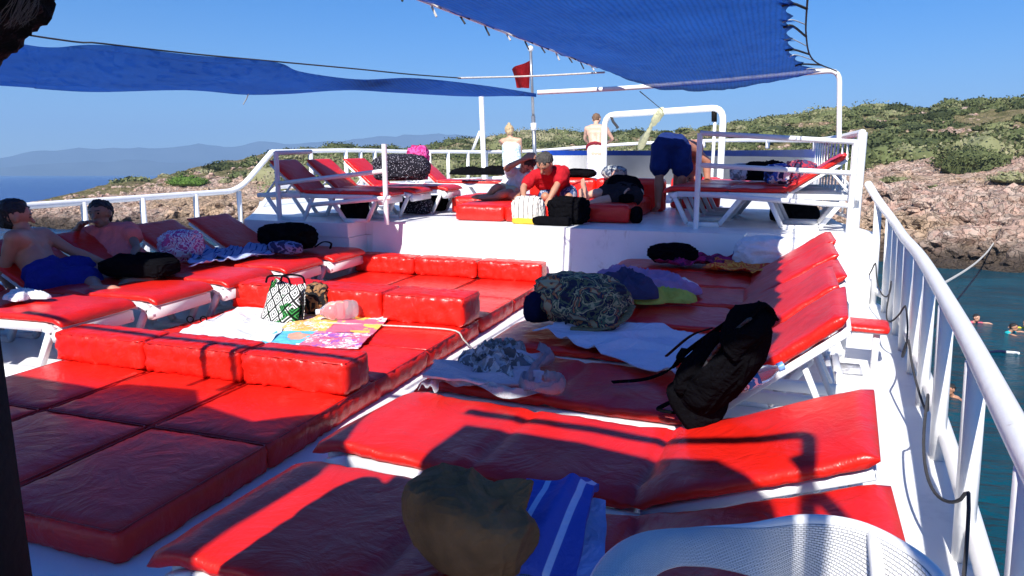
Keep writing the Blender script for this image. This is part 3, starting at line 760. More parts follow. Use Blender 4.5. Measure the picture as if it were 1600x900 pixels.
for i in range(260):       # taller shrubs on the skyline
    px = rn.uniform(560, 1950); az = math.atan((px-800)/FPX); t = rn.uniform(.94, 1.03); p = height(az, t); r0 = rn.uniform(.4, .9)*(.6+.8*(noise.noise(V((px*.012, 0, 0))) > .1))
    bush_geo(vs, fs, tone, p, r0*rn.uniform(1, 1.8), r0*1.2, r0*rn.uniform(.7, 1.2), int(60+80*r0), rn.uniform(.1, .4), rn, .16)
tag(make_fol('hillside_scrub', vs, fs, tone, FOL), 'green and olive maquis scrub covering the hillside', 'scrub', kind='stuff')
FOLG = foliage_mat('fresh_green_leaves', [(0, (.03, .075, .012)), (.5, (.07, .14, .02)), (1, (.13, .20, .04))])
def shrub(px, t, rx, rz, label, mat, base=.5, n=900, leaf=.10, ry=None):
    az = math.atan((px-800)/FPX); p = height(az, t); vs, fs, tone = [], [], []
    rn = random.Random(int(px)); m = max(1, int(rx/1.4))
    for i in range(m):
        o = V((rn.uniform(-1, 1)*rx*.6, rn.uniform(-1, 1)*(ry or rx)*.3, 0)) if m > 1 else V((0, 0, 0))
        bush_geo(vs, fs, tone, V((o.x, o.y, 0)), rx*(.6 if m > 1 else 1), (ry or rx)*(.7 if m > 1 else 1), rz, n//m+200, base, rn, leaf)
    o = make_fol('shrub', vs, fs, tone, mat); o.location = p; return tag(o, label, 'shrub')
shrub(1505, .33, 2.2, 1.5, 'large rounded dark green shrub standing alone above the bare rocks at right', FOL, .25, 1500)
shrub(300, .56, 3.6, .8, 'bright fresh green low patch of shrub on the left headland', FOLG, .6, 1800, .09, 1.8)
shrub(355, .83, 2.2, 1.1, 'dark bushy shrub on the skyline of the left headland', FOL, .1, 900)
shrub(1392, .24, .9, .35, 'small flat olive shrub on bare rock just right of the curved railing', FOL, .55, 300)
shrub(1450, .22, .9, .4, 'low green shrub in a hollow of the pink rocks', FOL, .45, 300)
shrub(1575, .24, 1.3, .5, 'spreading olive shrub on bare rock near the right edge of the photo', FOL, .6, 400)
# ---- mooring line from the hull to the rocks
a = V((0, 0, 0)); az = math.atan((1555-800)/FPX); pe = height(az, .035); st = V((1.06, 10, 2.6))
rp = catmull([st, st.lerp(pe, .5)-V((0, 0, .25)), st.lerp(pe, .8)-V((0, 0, .16)), pe+V((0, 0, .15))], 12)
bm = bmesh.new(); tube(bm, rp, .035, 6); tag(obj('mooring_line', bm, ROPE, boat=False), 'taut mooring rope running from the boat to the rocks', 'rope')
# ---- haze
bm = bmesh.new(); box(bm, (-6500, -6500, -1), (6500, 6500, 520)); 
hm = bpy.data.materials.new('air_haze'); hm.use_nodes = True; N = hm.node_tree.nodes; N.clear(); o_ = N.new('ShaderNodeOutputMaterial'); pv = N.new('ShaderNodeVolumePrincipled')
pv.inputs['Color'].default_value = (.36, .62, 1, 1); pv.inputs['Density'].default_value = .00030; pv.inputs['Anisotropy'].default_value = .0
hm.node_tree.links.new(pv.outputs[0], o_.inputs['Volume'])
HAZE = obj('haze', bm, hm, smooth=False, boat=False); tag(HAZE, 'pale blue sea haze fading the far coast', None, kind='stuff')
# ================================================================== BOAT (boat frame)
RAILX = [(-5, .1), (0, .42), (1.95, .61), (3.27, .75), (5.07, .91), (7.04, 1.02), (7.4, .965), (7.8, .88)]
FORE = [(375, 298, 9.2), (425, 237, 9.6), (485, 236, 10.3), (540, 235, 11), (585, 235.5, 11.7), (640, 237, 12.6), (700, 237, 13.6), (760, 237.5, 14.8), (805, 237, 15.6), (850, 235, 16.2), (925, 229, 16.8), (1000, 224, 16.8), (1100, 220, 15.9), (1200, 219, 13.8), (1275, 219, 10.6), (1290, 218, 9.7), (1312, 215, 8.7), (1348, 207, 7.8)]
FP = [U(a, b, y=c) for a, b, c in FORE]
def slab(name, outline, z0, z1, mat, label):
    bm = bmesh.new(); t = [bm.verts.new((x, y, z1)) for x, y in outline]; b = [bm.verts.new((x, y, z0)) for x, y in outline]
    n = len(t)
    for tri in mgeo.tessellate_polygon([[V((x, y, 0)) for x, y in outline]]):
        bm.faces.new([t[i] for i in tri]); bm.faces.new([b[i] for i in tri][::-1])
    for i in range(n): bm.faces.new((t[i], b[i], b[(i+1) % n], t[(i+1) % n]))
    return tag(obj(name, bm, mat, smooth=False), label, None, kind='structure')
low = [(-8.0, -5), (.22, -5)]+[(x+.09, y) for y, x in RAILX[1:]]+[(1.05, 8.2), (-7.7, 9.2), (-7.9, 6)]
slab('lower_deck', low, -.12, 0, DECK, 'white painted lower sun deck of the boat')
slab('boat_hull', [(x*.985, y) for x, y in low], -3.9, -.124, WHITE, 'white hull side below the deck')
up = [(-5.55, 6.8), (-4.22, 6.8), (-4.20, 7.14), (-.20, 7.14), (-.18, 7.3), (.92, 7.3), (.95, 7.8)]+[(p.x+.05, p.y) for p in FP[::-1][1:]][:-1]+[(-7.2, 9.2), (-6.3, 8.0)]
slab('upper_foredeck', up, .50, .65, DECK, 'white raised foredeck towards the bow')
slab('bow_hull', [(x*.998, y+.004) for x, y in up], -3.9, .496, WHITE, 'white bow part of the hull under the foredeck')
# sloping front of the raised deck
bm = bmesh.new()
a = [(-4.1, 7.04, .004), (-.22, 7.04, .004), (-.22, 7.137, .646), (-4.1, 7.137, .646)]; f0 = [bm.verts.new(p) for p in a]; bm.faces.new(f0)
g0 = [bm.verts.new(p) for p in ((-4.1, 7.135, .004), (-.22, 7.135, .004))]; bm.faces.new((f0[0], f0[3], g0[0])); bm.faces.new((f0[1], g0[1], f0[2]))
tag(obj('deck_riser', bm, DECK, smooth=False), 'sloping white panel stepping up from the sun pads to the foredeck', None, kind='structure')
# ---- starboard curved rail
def zr(y): return interp(y, [(-5, .72), (3, .75), (6.6, .79), (7.04, .82), (7.4, .92), (7.8, 1.10)])
t = thing('curved_railing', 'long white curved railing sweeping along the right side above the sea', 'railing', (.9, 4, 0))
pts = catmull([(interp(y, RAILX), y, zr(y)) for y in (-4, -2.5, -1, 0, 1, 1.95, 3.27, 5.07, 6.2, 7.04, 7.5, 7.8)], 5)
bm = bmesh.new(); tube(bm, pts, .036, 12); obj('top_rail', bm, WHITE, t)
bm = bmesh.new(); tube(bm, catmull([(interp(y, RAILX)+.055, y, .12) for y in (-4, -1, 1, 2.2, 3.3, 4.6, 5.9, 7.1, 7.75)], 5), .036, 10); obj('toe_rail', bm, WHITE, t)
for y in (-2.9, -1.9, -.95, 0, .95, 1.87, 2.8, 3.75, 4.55, 5.2, 5.8, 6.3, 6.75, 7.15, 7.5):
    x = interp(y, RAILX); b = bmesh.new(); bar(b, (x+.03, y-.0, .0), (x, y, zr(y)-.02), .062, .070, V((0, 1, 0)), .25); obj('post', b, WHITE, t)
# ---- cable hanging inside the rail
bm = bmesh.new(); cp = []
for k in range(60):
    y = 1.4+k*.105; x = interp(y, RAILX)-.075-.03*math.sin(k*.5); cp.append(V((x, y, .33+.20*abs(math.sin(k*math.pi/9))*-1+.12)))
tube(bm, catmull(cp, 2), .006, 5); tag(obj('cable', bm, DROPE), 'thin dark cable sagging in loops along the inside of the curved railing', 'cable')
# ---- starboard fore rail with pickets
t = thing('picket_railing', 'white railing of close upright bars at the right end of the foredeck', 'railing', (.8, 9, .65))
S = FP[13:]; 
bm = bmesh.new(); tube(bm, [S[1], S[2], S[3], S[4]], .032, 8); obj('top_rail', bm, WHITE, t)
bm = bmesh.new(); p = S[4]; tube(bm, [(p.x, p.y, 0), p], .045, 10); obj('end_post', bm, WHITE, t)
bm = bmesh.new(); tube(bm, [(q.x, q.y, .76) for q in S[1:]], .02, 8); obj('bottom_rail', bm, WHITE, t)
L4 = S[1:]; 
for k in range(13):
    f = (k+.5)/13*3; i = int(f); q = L4[i].lerp(L4[i+1], f-i); b = bmesh.new(); bar(b, (q.x, q.y, .77), (q.x, q.y, q.z-.02), .018, .035); obj('picket', b, WHITE, t)
# ---- bow rail and port fore rail
t = thing('bow_railing', 'white pipe railing running round the port side and the bow', 'railing', (-6, 12, .65))
bm = bmesh.new(); tube(bm, catmull(FP[1:15], 3), .034, 8); obj('top_rail', bm, WHITE, t)
for i, p in enumerate(FP[2:15]):
    b = bmesh.new(); zb = .65 if i < 7 else p.z-.14; tube(b, [(p.x, p.y, zb), (p.x, p.y, p.z)], .036, 8); obj('post', b, WHITE, t)
for p, q in ((FP[3], FP[4]), (FP[5], FP[6]), (FP[6], FP[7])):
    m_ = p.lerp(q, .5); b = bmesh.new(); tube(b, [(m_.x, m_.y, .65), m_], .034, 8); obj('post', b, WHITE, t)
bm = bmesh.new()
for p, q in zip(FP[2:10], FP[3:11]): bar(bm, (p.x, p.y, .74), (q.x, q.y, .74), .05, .17)
obj('low_coaming', bm, WHITE, t)
# ---- port lower railing
t = thing('port_railing', 'low white railing behind the couple on the left, sloping up to the foredeck', 'railing', (-7.7, 6, 0))
PP = [V((-8.0, 1, .80)), V((-7.95, 3, .8)), V((-7.86, 6.0, .80)), V((-7.57, 9.2, .80))]
bm = bmesh.new(); tube(bm, bent([PP[0], PP[2], PP[3], FP[1]], .25), .040, 10); obj('top_rail', bm, WHITE, t)
for px, py in ((130, 316), (222, 310), (305, 304), (373, 299)):
    p = U(px, py, x=-7.86+.29*(px-40)/335); b = bmesh.new(); tube(b, [(p.x, p.y, 0), (p.x, p.y, .8)], .036, 8); obj('post', b, WHITE, t)
p0 = U(400, 335, y=8.6); p1 = U(432, 292, y=8.7)
bm = bmesh.new(); tube(bm, bent([U(395, 340, y=8.2), p1, U(470, 290, y=9.2)], .1), .03, 8); obj('stair_rail', bm, WHITE, t)
# ---- barriers at the aft edge of the foredeck
def barrier(name, label, posts, rails, y):
    base = U(posts[0][2], posts[0][3], y=y); t = thing(name, label, 'barrier', (base.x, y, .65))
    for a, b, c, d in posts:
        p, q = U(a, b, y=y), U(c, d, y=y); q.x = p.x; q.z = .65 if q.z > .5 else q.z; m = bmesh.new(); tube(m, [q, p], .027, 10); obj('post', m, WHITE, t)
    for pl in rails:
        m = bmesh.new(); tube(m, [U(a, b, y=yy or y) for a, b, yy in pl], .024, 8); obj('rail', m, WHITE, t)
barrier('deck_barrier', 'white three-rail pipe barrier in front of the left foredeck loungers', [(431, 237, 446, 352), (600, 225, 613, 358)], [[(431, 239, 0), (486, 237, 7.4)], [(434, 287, 0), (602, 267, 0)], [(487, 320, 0), (610, 309, 0)]], 6.84)
barrier('deck_barrier', 'white three-rail pipe barrier in front of the right foredeck loungers', [(1094, 208, 1079, 359), (1338, 222, 1330, 358)], [[(1094, 208, 0), (1340, 222, 0)], [(1092, 258, 0), (1338, 271, 0)], [(1087, 303, 0), (1334, 322, 0)]], 7.5)
# ---- bow bulwark
t = thing('bow_bulwark', 'tall white bow panel with a blue band along its top', 'bulwark', (-2.5, 16, .65))
def bwall(z_of, m, nm, off, th):
    bm = bmesh.new(); pp = FP[9:15]; px_ = [FORE[i] for i in range(9, 15)]
    path = catmull([V((p.x, p.y-off, 0)) for p in pp], 4); n = len(path)
    lo, hi = z_of; 
    for a, b_ in zip(path, path[1:]):
        d = (b_-a).normalized(); nn = V((d.y, -d.x, 0))*th
        def zz(q, f): return f(q)
        v = [bm.verts.new(x) for x in (V((a.x, a.y, lo(a))), V((b_.x, b_.y, lo(b_))), V((b_.x, b_.y, hi(b_))), V((a.x, a.y, hi(a))))]
        w = [bm.verts.new(x.co-nn) for x in v]
        bm.faces.new(v); bm.faces.new(w[::-1])
        for i in range(4): bm.faces.new((v[i], w[i], w[(i+1) % 4], v[(i+1) % 4]))
    bmesh.ops.remove_doubles(bm, verts=bm.verts, dist=.0005); obj(nm, bm, m, t)
def zt(q, dz): return 1.45-.0085*math.hypot(q.x, q.y)*1.0*.9+dz
bwall((lambda q: .64, lambda q: zt(q, -.06)), WHITE, 'panel', .12, .05)
bwall((lambda q: zt(q, -.058), lambda q: zt(q, .05)), BLUEPAINT, 'band', .12, .06)
# ---- goal-post frame
t = thing('goalpost_frame', 'white goalpost-shaped pipe frame standing at the bow', 'frame', tuple(U(942, 285, y=15.6)))
bm = bmesh.new(); a = U(943, 288, y=15.6); a.z = .65; tl = U(945, 180, y=15.6); tr = U(1131, 168, y=14.4); b = tr.copy(); b.z = .65
tube(bm, bent([a, tl, tr, b], .25), .062, 10); obj('pipe', bm, WHITE, t)
bm = bmesh.new(); tube(bm, [U(1116, 170, y=14.5), U(1116, 190, y=14.5)], .05, 8); obj('lamp', bm, BLACKMET, t)
bm = bmesh.new(); p = U(1117, 190, y=14.5); tube(bm, [p, (p.x, p.y, .65)], .03, 8); obj('lamp_pole', bm, WHITE, t)
bm = bmesh.new(); tube(bm, [U(955, 182, y=15.5), U(958, 190, y=15.5), U(966, 200, y=15.5)], .03, 6); obj('hook', bm, DROPE, t)
YEL = cloth_m('pale_yellow_cloth', (.62, .60, .36), .1)
def sagtube(name, label, cat, pts, r, mat, sm=6, wr=.0):
    bm = bmesh.new(); tube(bm, pts, r, 10, sm)
    if wr:
        for v in bm.verts: v.co += V((nz(v.co, 9, 1), nz(v.co, 9, 2), nz(v.co, 9, 3)))*wr
    return tag(obj(name, bm, mat), label, cat)
sagtube('rolled_cloth', 'pale yellow rolled cloth tied slanting between the goalpost frame and the bow rail', 'cloth', [U(1035, 172, y=14.9), U(1022, 190, y=15.2), U(1010, 210, y=15.6), U(1001, 229, y=16.3)], lambda t: .065+.02*math.sin(t*9), YEL, 8, .03)
# ---- masts
t = thing('flag_mast', 'thin grey mast carrying a dark red flag near the bow', 'mast', (0, 0, 0)); 
b0 = U(838, 301, y=12.0); b0.z = .65; tp = U(829, 76, y=12.0); t.matrix_basis = Matrix.Translation(b0)
bm = bmesh.new(); tube(bm, [b0, b0.lerp(tp, .55)], .035, 8); tube(bm, [b0.lerp(tp, .55), tp], .024, 8); obj('pole', bm, STEEL, t)
bm = bmesh.new(); tube(bm, [b0.lerp(tp, .45), b0.lerp(tp, .50)], .05, 8); obj('collar', bm, WHITE, t)
bm = bmesh.new(); bmesh.ops.create_icosphere(bm, subdivisions=2, radius=.05, matrix=Matrix.Translation(tp)); obj('lamp', bm, WHITE, t)
c = [U(829, 94, y=12.0), U(827, 138, y=12.05), U(806, 137, y=12.3), U(795, 119, y=12.5), U(798, 108, y=12.5)]
bm = bmesh.new(); n = 14; gr = []
for i in range(n+1):
    row = []
    for j in range(n+1):
        u, v = i/n, j/n; a = c[0].lerp(c[1], v); b = c[4].lerp(c[2], v) if v > .3 else c[4].lerp(c[2], v)
        p = a.lerp(b, u)+V((0, .09*math.sin(u*7+v*2)*u, 0)); row.append(bm.verts.new(p))
    gr.append(row)
for i in range(n):
    for j in range(n): bm.faces.new((gr[i][j], gr[i+1][j], gr[i+1][j+1], gr[i][j+1]))
bmesh.ops.solidify(bm, geom=bm.faces[:], thickness=.006)
tag(obj('flag', bm, cloth_m('dark_red_cloth', (.30, .012, .018))), 'dark red flag hanging limp from the grey mast', 'flag')
# port awning pole
t = thing('awning_pole', 'tall white awning pole with a diagonal brace at the port bow rail', 'pole', tuple(U(757, 275, y=14.6)))
a = U(757, 275, y=14.6); a.z = .65; tp = U(752, 150, y=14.6)
bm = bmesh.new(); tube(bm, [a, tp], .055, 10); obj('pole', bm, WHITE, t)
bm = bmesh.new(); tube(bm, [U(738, 236, y=14.55), U(750, 205, y=14.58)], .03, 8); obj('brace', bm, WHITE, t)
# ---- right awning and its pipe
t = thing('pipe_frame', 'bent white pipe frame holding the front edges of both blue awnings', 'frame', tuple(U(1312, 215, y=8.4)))
pr = [U(840, 144.5, y=8.35), U(915, 141, y=8.4), U(980, 137.5, y=8.45), U(1120, 127, y=8.5), U(1312, 109, y=8.4), U(1311, 217, y=8.45)]
bm = bmesh.new(); tube(bm, bent(pr, .12), .026, 10); obj('pipe', bm, WHITE, t)
def awning(name, label, f, n, m, cat='awning', mat=None):
    bm = bmesh.new(); g = [[bm.verts.new(f(i/n, j/m)) for j in range(m+1)] for i in range(n+1)]
    for i in range(n):
        for j in range(m): bm.faces.new((g[i][j], g[i+1][j], g[i+1][j+1], g[i][j+1]))
    bmesh.ops.solidify(bm, geom=bm.faces[:], thickness=.003)
    return tag(obj(name, bm, mat or AWN, sharp=80), label, cat)
FRONT = catmull([U(938, 109, y=8.3), U(975, 122, y=8.3), U(1020, 136, y=8.3), U(1085, 143, y=8.3), U(1150, 138, y=8.3), U(1215, 126, y=8.3), U(1266, 115, y=8.3)], 6)
def lp(P, u): f = u*(len(P)-1); i = min(int(f), len(P)-2); return P[i].lerp(P[i+1], f-i)
PE0 = U(938, 109, y=8.3); PE1 = U(650, 0, z=2.28); PEd = (PE1-PE0)/(PE1.y-PE0.y)
SE = [V(( .43, 8.3, 2.2)), V((.27, 7.9, 2.22)), V((.13, 7.0, 2.24)), V((.09, 6.0, 2.28)), V((.06, 4.5, 2.3)), V((.0, .7, 2.32))]
def fr_(u, v):
    F = lp(FRONT, u); y = 8.3+(.75-8.3)*(v**1.3)
    P = PE0+PEd*(y-PE0.y); k = SE
    s = V((interp(-y, [(-a.y, a.x) for a in SE]), y, interp(-y, [(-a.y, a.z) for a in SE])))
    if v < .001: s = FRONT[-1].copy()
    s.x -= .05*abs(math.sin(y*7.0))*(v > .01)
    q = P.lerp(s, u); sag = 4*u*(1-u)
    fdz = F.z-P.lerp(FRONT[-1], u).z if True else 0
    w = math.exp(-v*7)
    q.z += (F.z-PE0.lerp(FRONT[-1], u).z)*w - .05*sag*(1-w)
    q.x += (F.x-PE0.lerp(FRONT[-1], u).x)*w
    q.z += .02*nz(V((q.x*2, q.y*.8, 0)), 2.0, 4)*sag+.012*nz(V((q.x*5, q.y, 0)), 3, 7)
    q.z += .014*abs(math.sin(y*5.5))*math.exp(-u*18)
    return q
RA = awning('blue_awning', 'large blue shade awning stretched overhead across the middle and right', fr_, 44, 110)
# lacing ropes and ties
t = thing('awning_lacing', 'dark rope and white ties lacing the port edge of the large overhead awning', 'rope', tuple(PE0))
off = V((-.05, 0, .03)); bm = bmesh.new(); tube(bm, [PE0+PEd*(y-PE0.y)+off for y in (8.3, 6, 4, 1.3)], .010, 6); obj('rope', bm, WHITE, t)
for k in range(13):
    y = 8.1-.42*k; p = PE0+PEd*(y-PE0.y); b = bmesh.new(); tube(b, [p+V((.02, 0, 0)), p+off*1.2+V((0, .03, .0)), p+V((-.02, .02, -.025-.02*(k % 2)))], .007, 5, 3); obj('tie', b, DROPE if k % 3 else ROPE, t)
t = thing('awning_lacing', 'tattered dark lacing along the right edge of the large overhead awning', 'rope', (.2, 6, 2.2))
LX = [V((.56, 8.35, 2.20)), V((.30, 7.6, 2.24)), V((.19, 6.4, 2.30)), V((.13, 4.6, 2.32))]
bm = bmesh.new(); tube(bm, LX, .007, 5, 6); obj('rope', bm, DROPE, t)
for k in range(10):
    y = 8.0-.42*k; q = lp(catmull(LX, 6), min(1, (8.35-y)/3.75)); ex = interp(-y, [(-a.y, a.x) for a in SE])-.03
    y += .12*math.sin(k*2.3); b = bmesh.new(); tube(b, [(ex-.04, y-.1-.05*math.sin(k*5), q.z-.03), (ex+.02, y, q.z-.01), q], .004+.005*(k % 2), 5, 3); obj('tie', b, DROPE if k % 2 else ROPE, t)
    b = bmesh.new(); v0 = [b.verts.new(x) for x in ((ex-.07, y-.17, q.z-.02), (ex+.045, y-.03, q.z-.03), (ex-.02, y+.10, q.z-.01))]; b.faces.new(v0); bmesh.ops.solidify(b, geom=b.faces[:], thickness=.004); obj('torn_edge', b, AWN, t, smooth=False)
# ---- left awning
IN = [V((-5.3, -.5, 2.15)), V((-4.75, 2.2, 2.12)), U(0, 64, z=2.11), U(80, 74, z=2.11), U(160, 70, z=2.12), U(300, 86, z=2.12), U(430, 97, z=2.12), U(470, 112, z=2.10), U(560, 124, z=2.08), U(650, 122, z=2.08), U(760, 134, z=2.06), U(838, 146, y=8.3)]
OUT = [V((-8.2, -.3, 1.95)), V((-7.6, 2.5, 2.0)), U(0, 134, z=2.0), U(60, 139, z=2.0), U(150, 144, z=2.0), U(290, 141, z=2.0), U(380, 148, z=2.0), U(450, 147, z=2.0), U(540, 141, z=2.0), U(620, 145, z=1.98), U(740, 151, z=1.98), U(838, 148, y=8.35)]
CI, CO = catmull(IN, 5), catmull(OUT, 5)
def fl(u, v):
    p = lp(CI, u).lerp(lp(CO, u), v); s = 4*v*(1-v); p.z += -.03*s+.015*nz(V((p.x, p.y, 0)), 3, 2)*s; return p
awning('blue_awning', 'long narrow blue shade awning sagging along the left side', fl, 90, 14, mat=AWN3)
def rope(label, pts, r, mat, sm=6): return sagtube('rope', label, 'rope', pts, r, mat, sm)
rope('thin dark rope running just above the long left awning', [V((-5.2, -.3, 2.3)), U(0, 48, z=2.16), U(160, 68, z=2.15), U(300, 84, z=2.15), U(430, 96, z=2.14), U(560, 108, z=2.14), U(640, 116, z=2.14), U(720, 122, z=2.14)], .006, DROPE)
rope('white rope tied between the tip of the left awning and the large overhead awning', [U(715, 122, y=7.5), U(830, 119, y=7.9), U(945, 113, y=8.2)], .010, ROPE)
t = thing('tie_cord', 'short white cord dangling from the lower edge of the left awning', 'cord', tuple(U(385, 148, z=2.0)))
bm = bmesh.new(); tube(bm, [U(388, 147, z=2.0), U(385, 155, z=1.97), U(380, 163, z=1.93)], .006, 5); obj('cord', bm, ROPE, t)
rope('two grey stay lines dropping from the awning pipe to the goalpost frame', [U(1000, 143, y=8.4), U(1035, 172, y=14.9)], .006, DROPE)
# ---- aft canopies over and behind the photographer (cast the foreground shade)
LSUN = 1.10; EL = math.atan(1/LSUN); TH = R(2.5)
def cast(x, y, z, zc):
    k = (zc-z)*LSUN; return V((x-k*math.sin(TH), y-k*math.cos(TH), zc))
def flat_canopy(label, poly, wave=.02, name='blue_awning'):
    bm = bmesh.new(); vs_ = [bm.verts.new(p) for p in poly]; f = bm.faces.new(vs_)
    bmesh.ops.triangulate(bm, faces=[f]); bmesh.ops.subdivide_edges(bm, edges=bm.edges[:], cuts=5, use_grid_fill=True)
    for v in bm.verts: v.co.z += wave*nz(v.co, 1.5, 3)
    bmesh.ops.solidify(bm, geom=bm.faces[:], thickness=.004)
    return tag(obj(name, bm, AWN2), label, 'awning')
zc = 2.32
A_ = [cast(x, y, .18, zc) for x, y in ((-4.6, 2.98), (-4.15, 2.90), (-3.45, 2.88), (-3.35, 2.98), (-2.9, 3.02), (-2.75, 2.86), (-2.3, 2.74), (-2.08, 2.95), (-1.55, 3.0))]+[cast(-1.32, 1.9, .4, zc), cast(-1.36, 1.5, .4, zc), V((-1.45, -3, zc)), V((-8.5, -3, zc)), V((-8.5, .9, zc))]
flat_canopy('blue awning behind the camera on the left, shading the nearest sun pads', A_)
B_ = [cast(x, y, .42, zc) for x, y in ((-1.12, 1.35), (-1.1, 1.9), (-1.05, 2.44), (-.6, 2.42), (-.1, 2.30), (0.05, 2.1), (.10, 1.75))]+[V((.05, -3, zc)), V((-1.15, -3, zc))]
flat_canopy('blue awning behind the camera on the right, shading the nearest loungers', B_)
t = thing('pipe_frame', 'white pipe frame of the awnings behind the camera', 'frame', (0, -1, zc))
bm = bmesh.new(); tube(bm, bent([cast(-1.10, 2.58, .42, zc), cast(-.55, 2.56, .42, zc), cast(.0, 2.42, .45, zc), cast(.16, 2.38, .5, zc), V((.02, -.9, 2.2)), V((.1, -2.6, 2.1))], .05), .022, 8); obj('pipe', bm, WHITE, t)
bm = bmesh.new(); tube(bm, [cast(.12, 2.2, .5, zc), V((.34, -.55, 2.0))], .022, 8); obj('brace', bm, WHITE, t)
bm = bmesh.new(); tube(bm, [cast(x, y, .37, zc) for x, y in ((-4.5, 3.38), (-4.15, 3.35), (-3.2, 3.31), (-2.0, 3.29))], .02, 8); obj('pipe', bm, WHITE, t)
for x in (-3.0, -2.80):
    bm = bmesh.new(); tube(bm, [cast(x, 3.27, .37, zc), cast(x, 2.95, .3, zc)], .022, 8); obj('strut', bm, WHITE, t)
# ---- dark pillar at the left edge
e = U(38, 610, d=.95); s_ = V((-math.cos(YAW), -math.sin(YAW), 0))
e = e+s_*.075
t = thing('dark_pillar', 'black steel pillar standing in shade along the left edge of the photo', 'pillar', (e.x+s_.x*.12, e.y+s_.y*.12, 0))
bm = bmesh.new(); bar(bm, (0, 0, 0), (0, 0, 1.30), .22, .22, V((math.sin(YAW)*-1, math.cos(YAW), 0)), .1); obj('post', bm, BLACKMET, t, local=True)
bm = bmesh.new(); bar(bm, (0, 0, 1.302), (0, 0, 1.34), .24, .24, V((math.sin(YAW)*-1, math.cos(YAW), 0)), .1); obj('cap', bm, BLACKMET, t, local=True)
bm = bmesh.new(); bar(bm, (0, 0, 0.0), (0, 0, .02), .30, .30, V((math.sin(YAW)*-1, math.cos(YAW), 0)), .1); obj('base_plate', bm, BLACKMET, t, local=True)
# ================================================================== SUN PADS
rows = [(1, 1.77, [2.60, 3.60], 3.25, 3.50), (2, 3.55, [4.25, 5.18], 4.86, 5.20), (3, 5.24, [6.0, 7.0], 6.80, 7.02)]
cols = [(-4.15, -3.46), (-3.44, -2.76), (-2.74, -2.07)]
cn = ['port', 'middle', 'starboard']
rowtxt = ['nearest', 'middle', 'farthest']; coltxt = ['left', 'centre', 'right']
sd_ = 0
for r_, y0, ys, yb0, yb1 in rows:
    ya = y0
    for k, yb in enumerate(ys):
        for ci, (x0, x1) in enumerate(cols):
            sd_ += 1
            bm = softbox(x1-x0-.008, yb-ya-.010, .128, .020, .014, .0045, sd_, .026)
            for v in bm.verts: v.co += V(((x0+x1)/2+random.uniform(-.006, .006), (ya+yb)/2, .001))
            PADO = tag(obj('sun_pad_cushion', bm, RED, sharp=75), f'flat red cushion, {coltxt[ci]} of the {"near" if k == 0 else "far"} rank in the {rowtxt[r_-1]} sun pad block', 'cushion', 'flat cushions of the sun pads')
            c_ = V(((x0+x1)/2, (ya+yb)/2, .128)); hx, hy = (x1-x0)/2-.007, (yb-ya)/2-.008
            pb = bmesh.new(); tube(pb, bent([c_+V((0, -hy, 0)), c_+V((hx, -hy, 0)), c_+V((hx, hy, 0)), c_+V((-hx, hy, 0)), c_+V((-hx, -hy, 0)), c_+V((0, -hy, 0))], .02, 3), .0045, 5, caps=False)
            for v in pb.verts: v.co += V((nz(v.co, 6, 1), nz(v.co, 6, 2), .6*nz(v.co, 5, 3)))*.006
            obj('piping', pb, RED2, PADO)
        ya = yb
    for ci, (x0, x1) in enumerate(cols):
        sd_ += 1
        bm = softbox(x1-x0-.006, yb1-yb0, .215 if r_ == 2 else .18, .018, .008, .0035, sd_, .024)
        for v in bm.verts: v.co += V(((x0+x1)/2, (yb0+yb1)/2+random.uniform(-.012, .012), .140+random.uniform(-.003, .006)))
        PADO = tag(obj('backrest_bolster', bm, RED, sharp=75), f'upright red vinyl bolster, {coltxt[ci]} one behind the {rowtxt[r_-1]} block of sun pads', 'bolster', 'backrest bolsters of the sun pads')
        zt_ = .140+(.215 if r_ == 2 else .18)-.004; c_ = V(((x0+x1)/2, (yb0+yb1)/2, zt_)); hx, hy = (x1-x0)/2-.008, (yb1-yb0)/2-.005
        pb = bmesh.new(); tube(pb, bent([c_+V((0, -hy, 0)), c_+V((hx, -hy, 0)), c_+V((hx, hy, 0)), c_+V((-hx, hy, 0)), c_+V((-hx, -hy, 0)), c_+V((0, -hy, 0))], .02, 3), .0045, 5, caps=False)
        obj('piping', pb, RED2, PADO)
# thin strap across the middle block
sagtube('strap', 'thin white cord lying across the middle sun pads down to the deck', 'cord', [(-3.1, 4.55, .17), (-2.7, 4.66, .158), (-2.3, 4.72, .156), (-2.08, 4.74, .145), (-2.03, 4.76, .08), (-1.98, 4.8, .01)], .006, ROPE, 4)
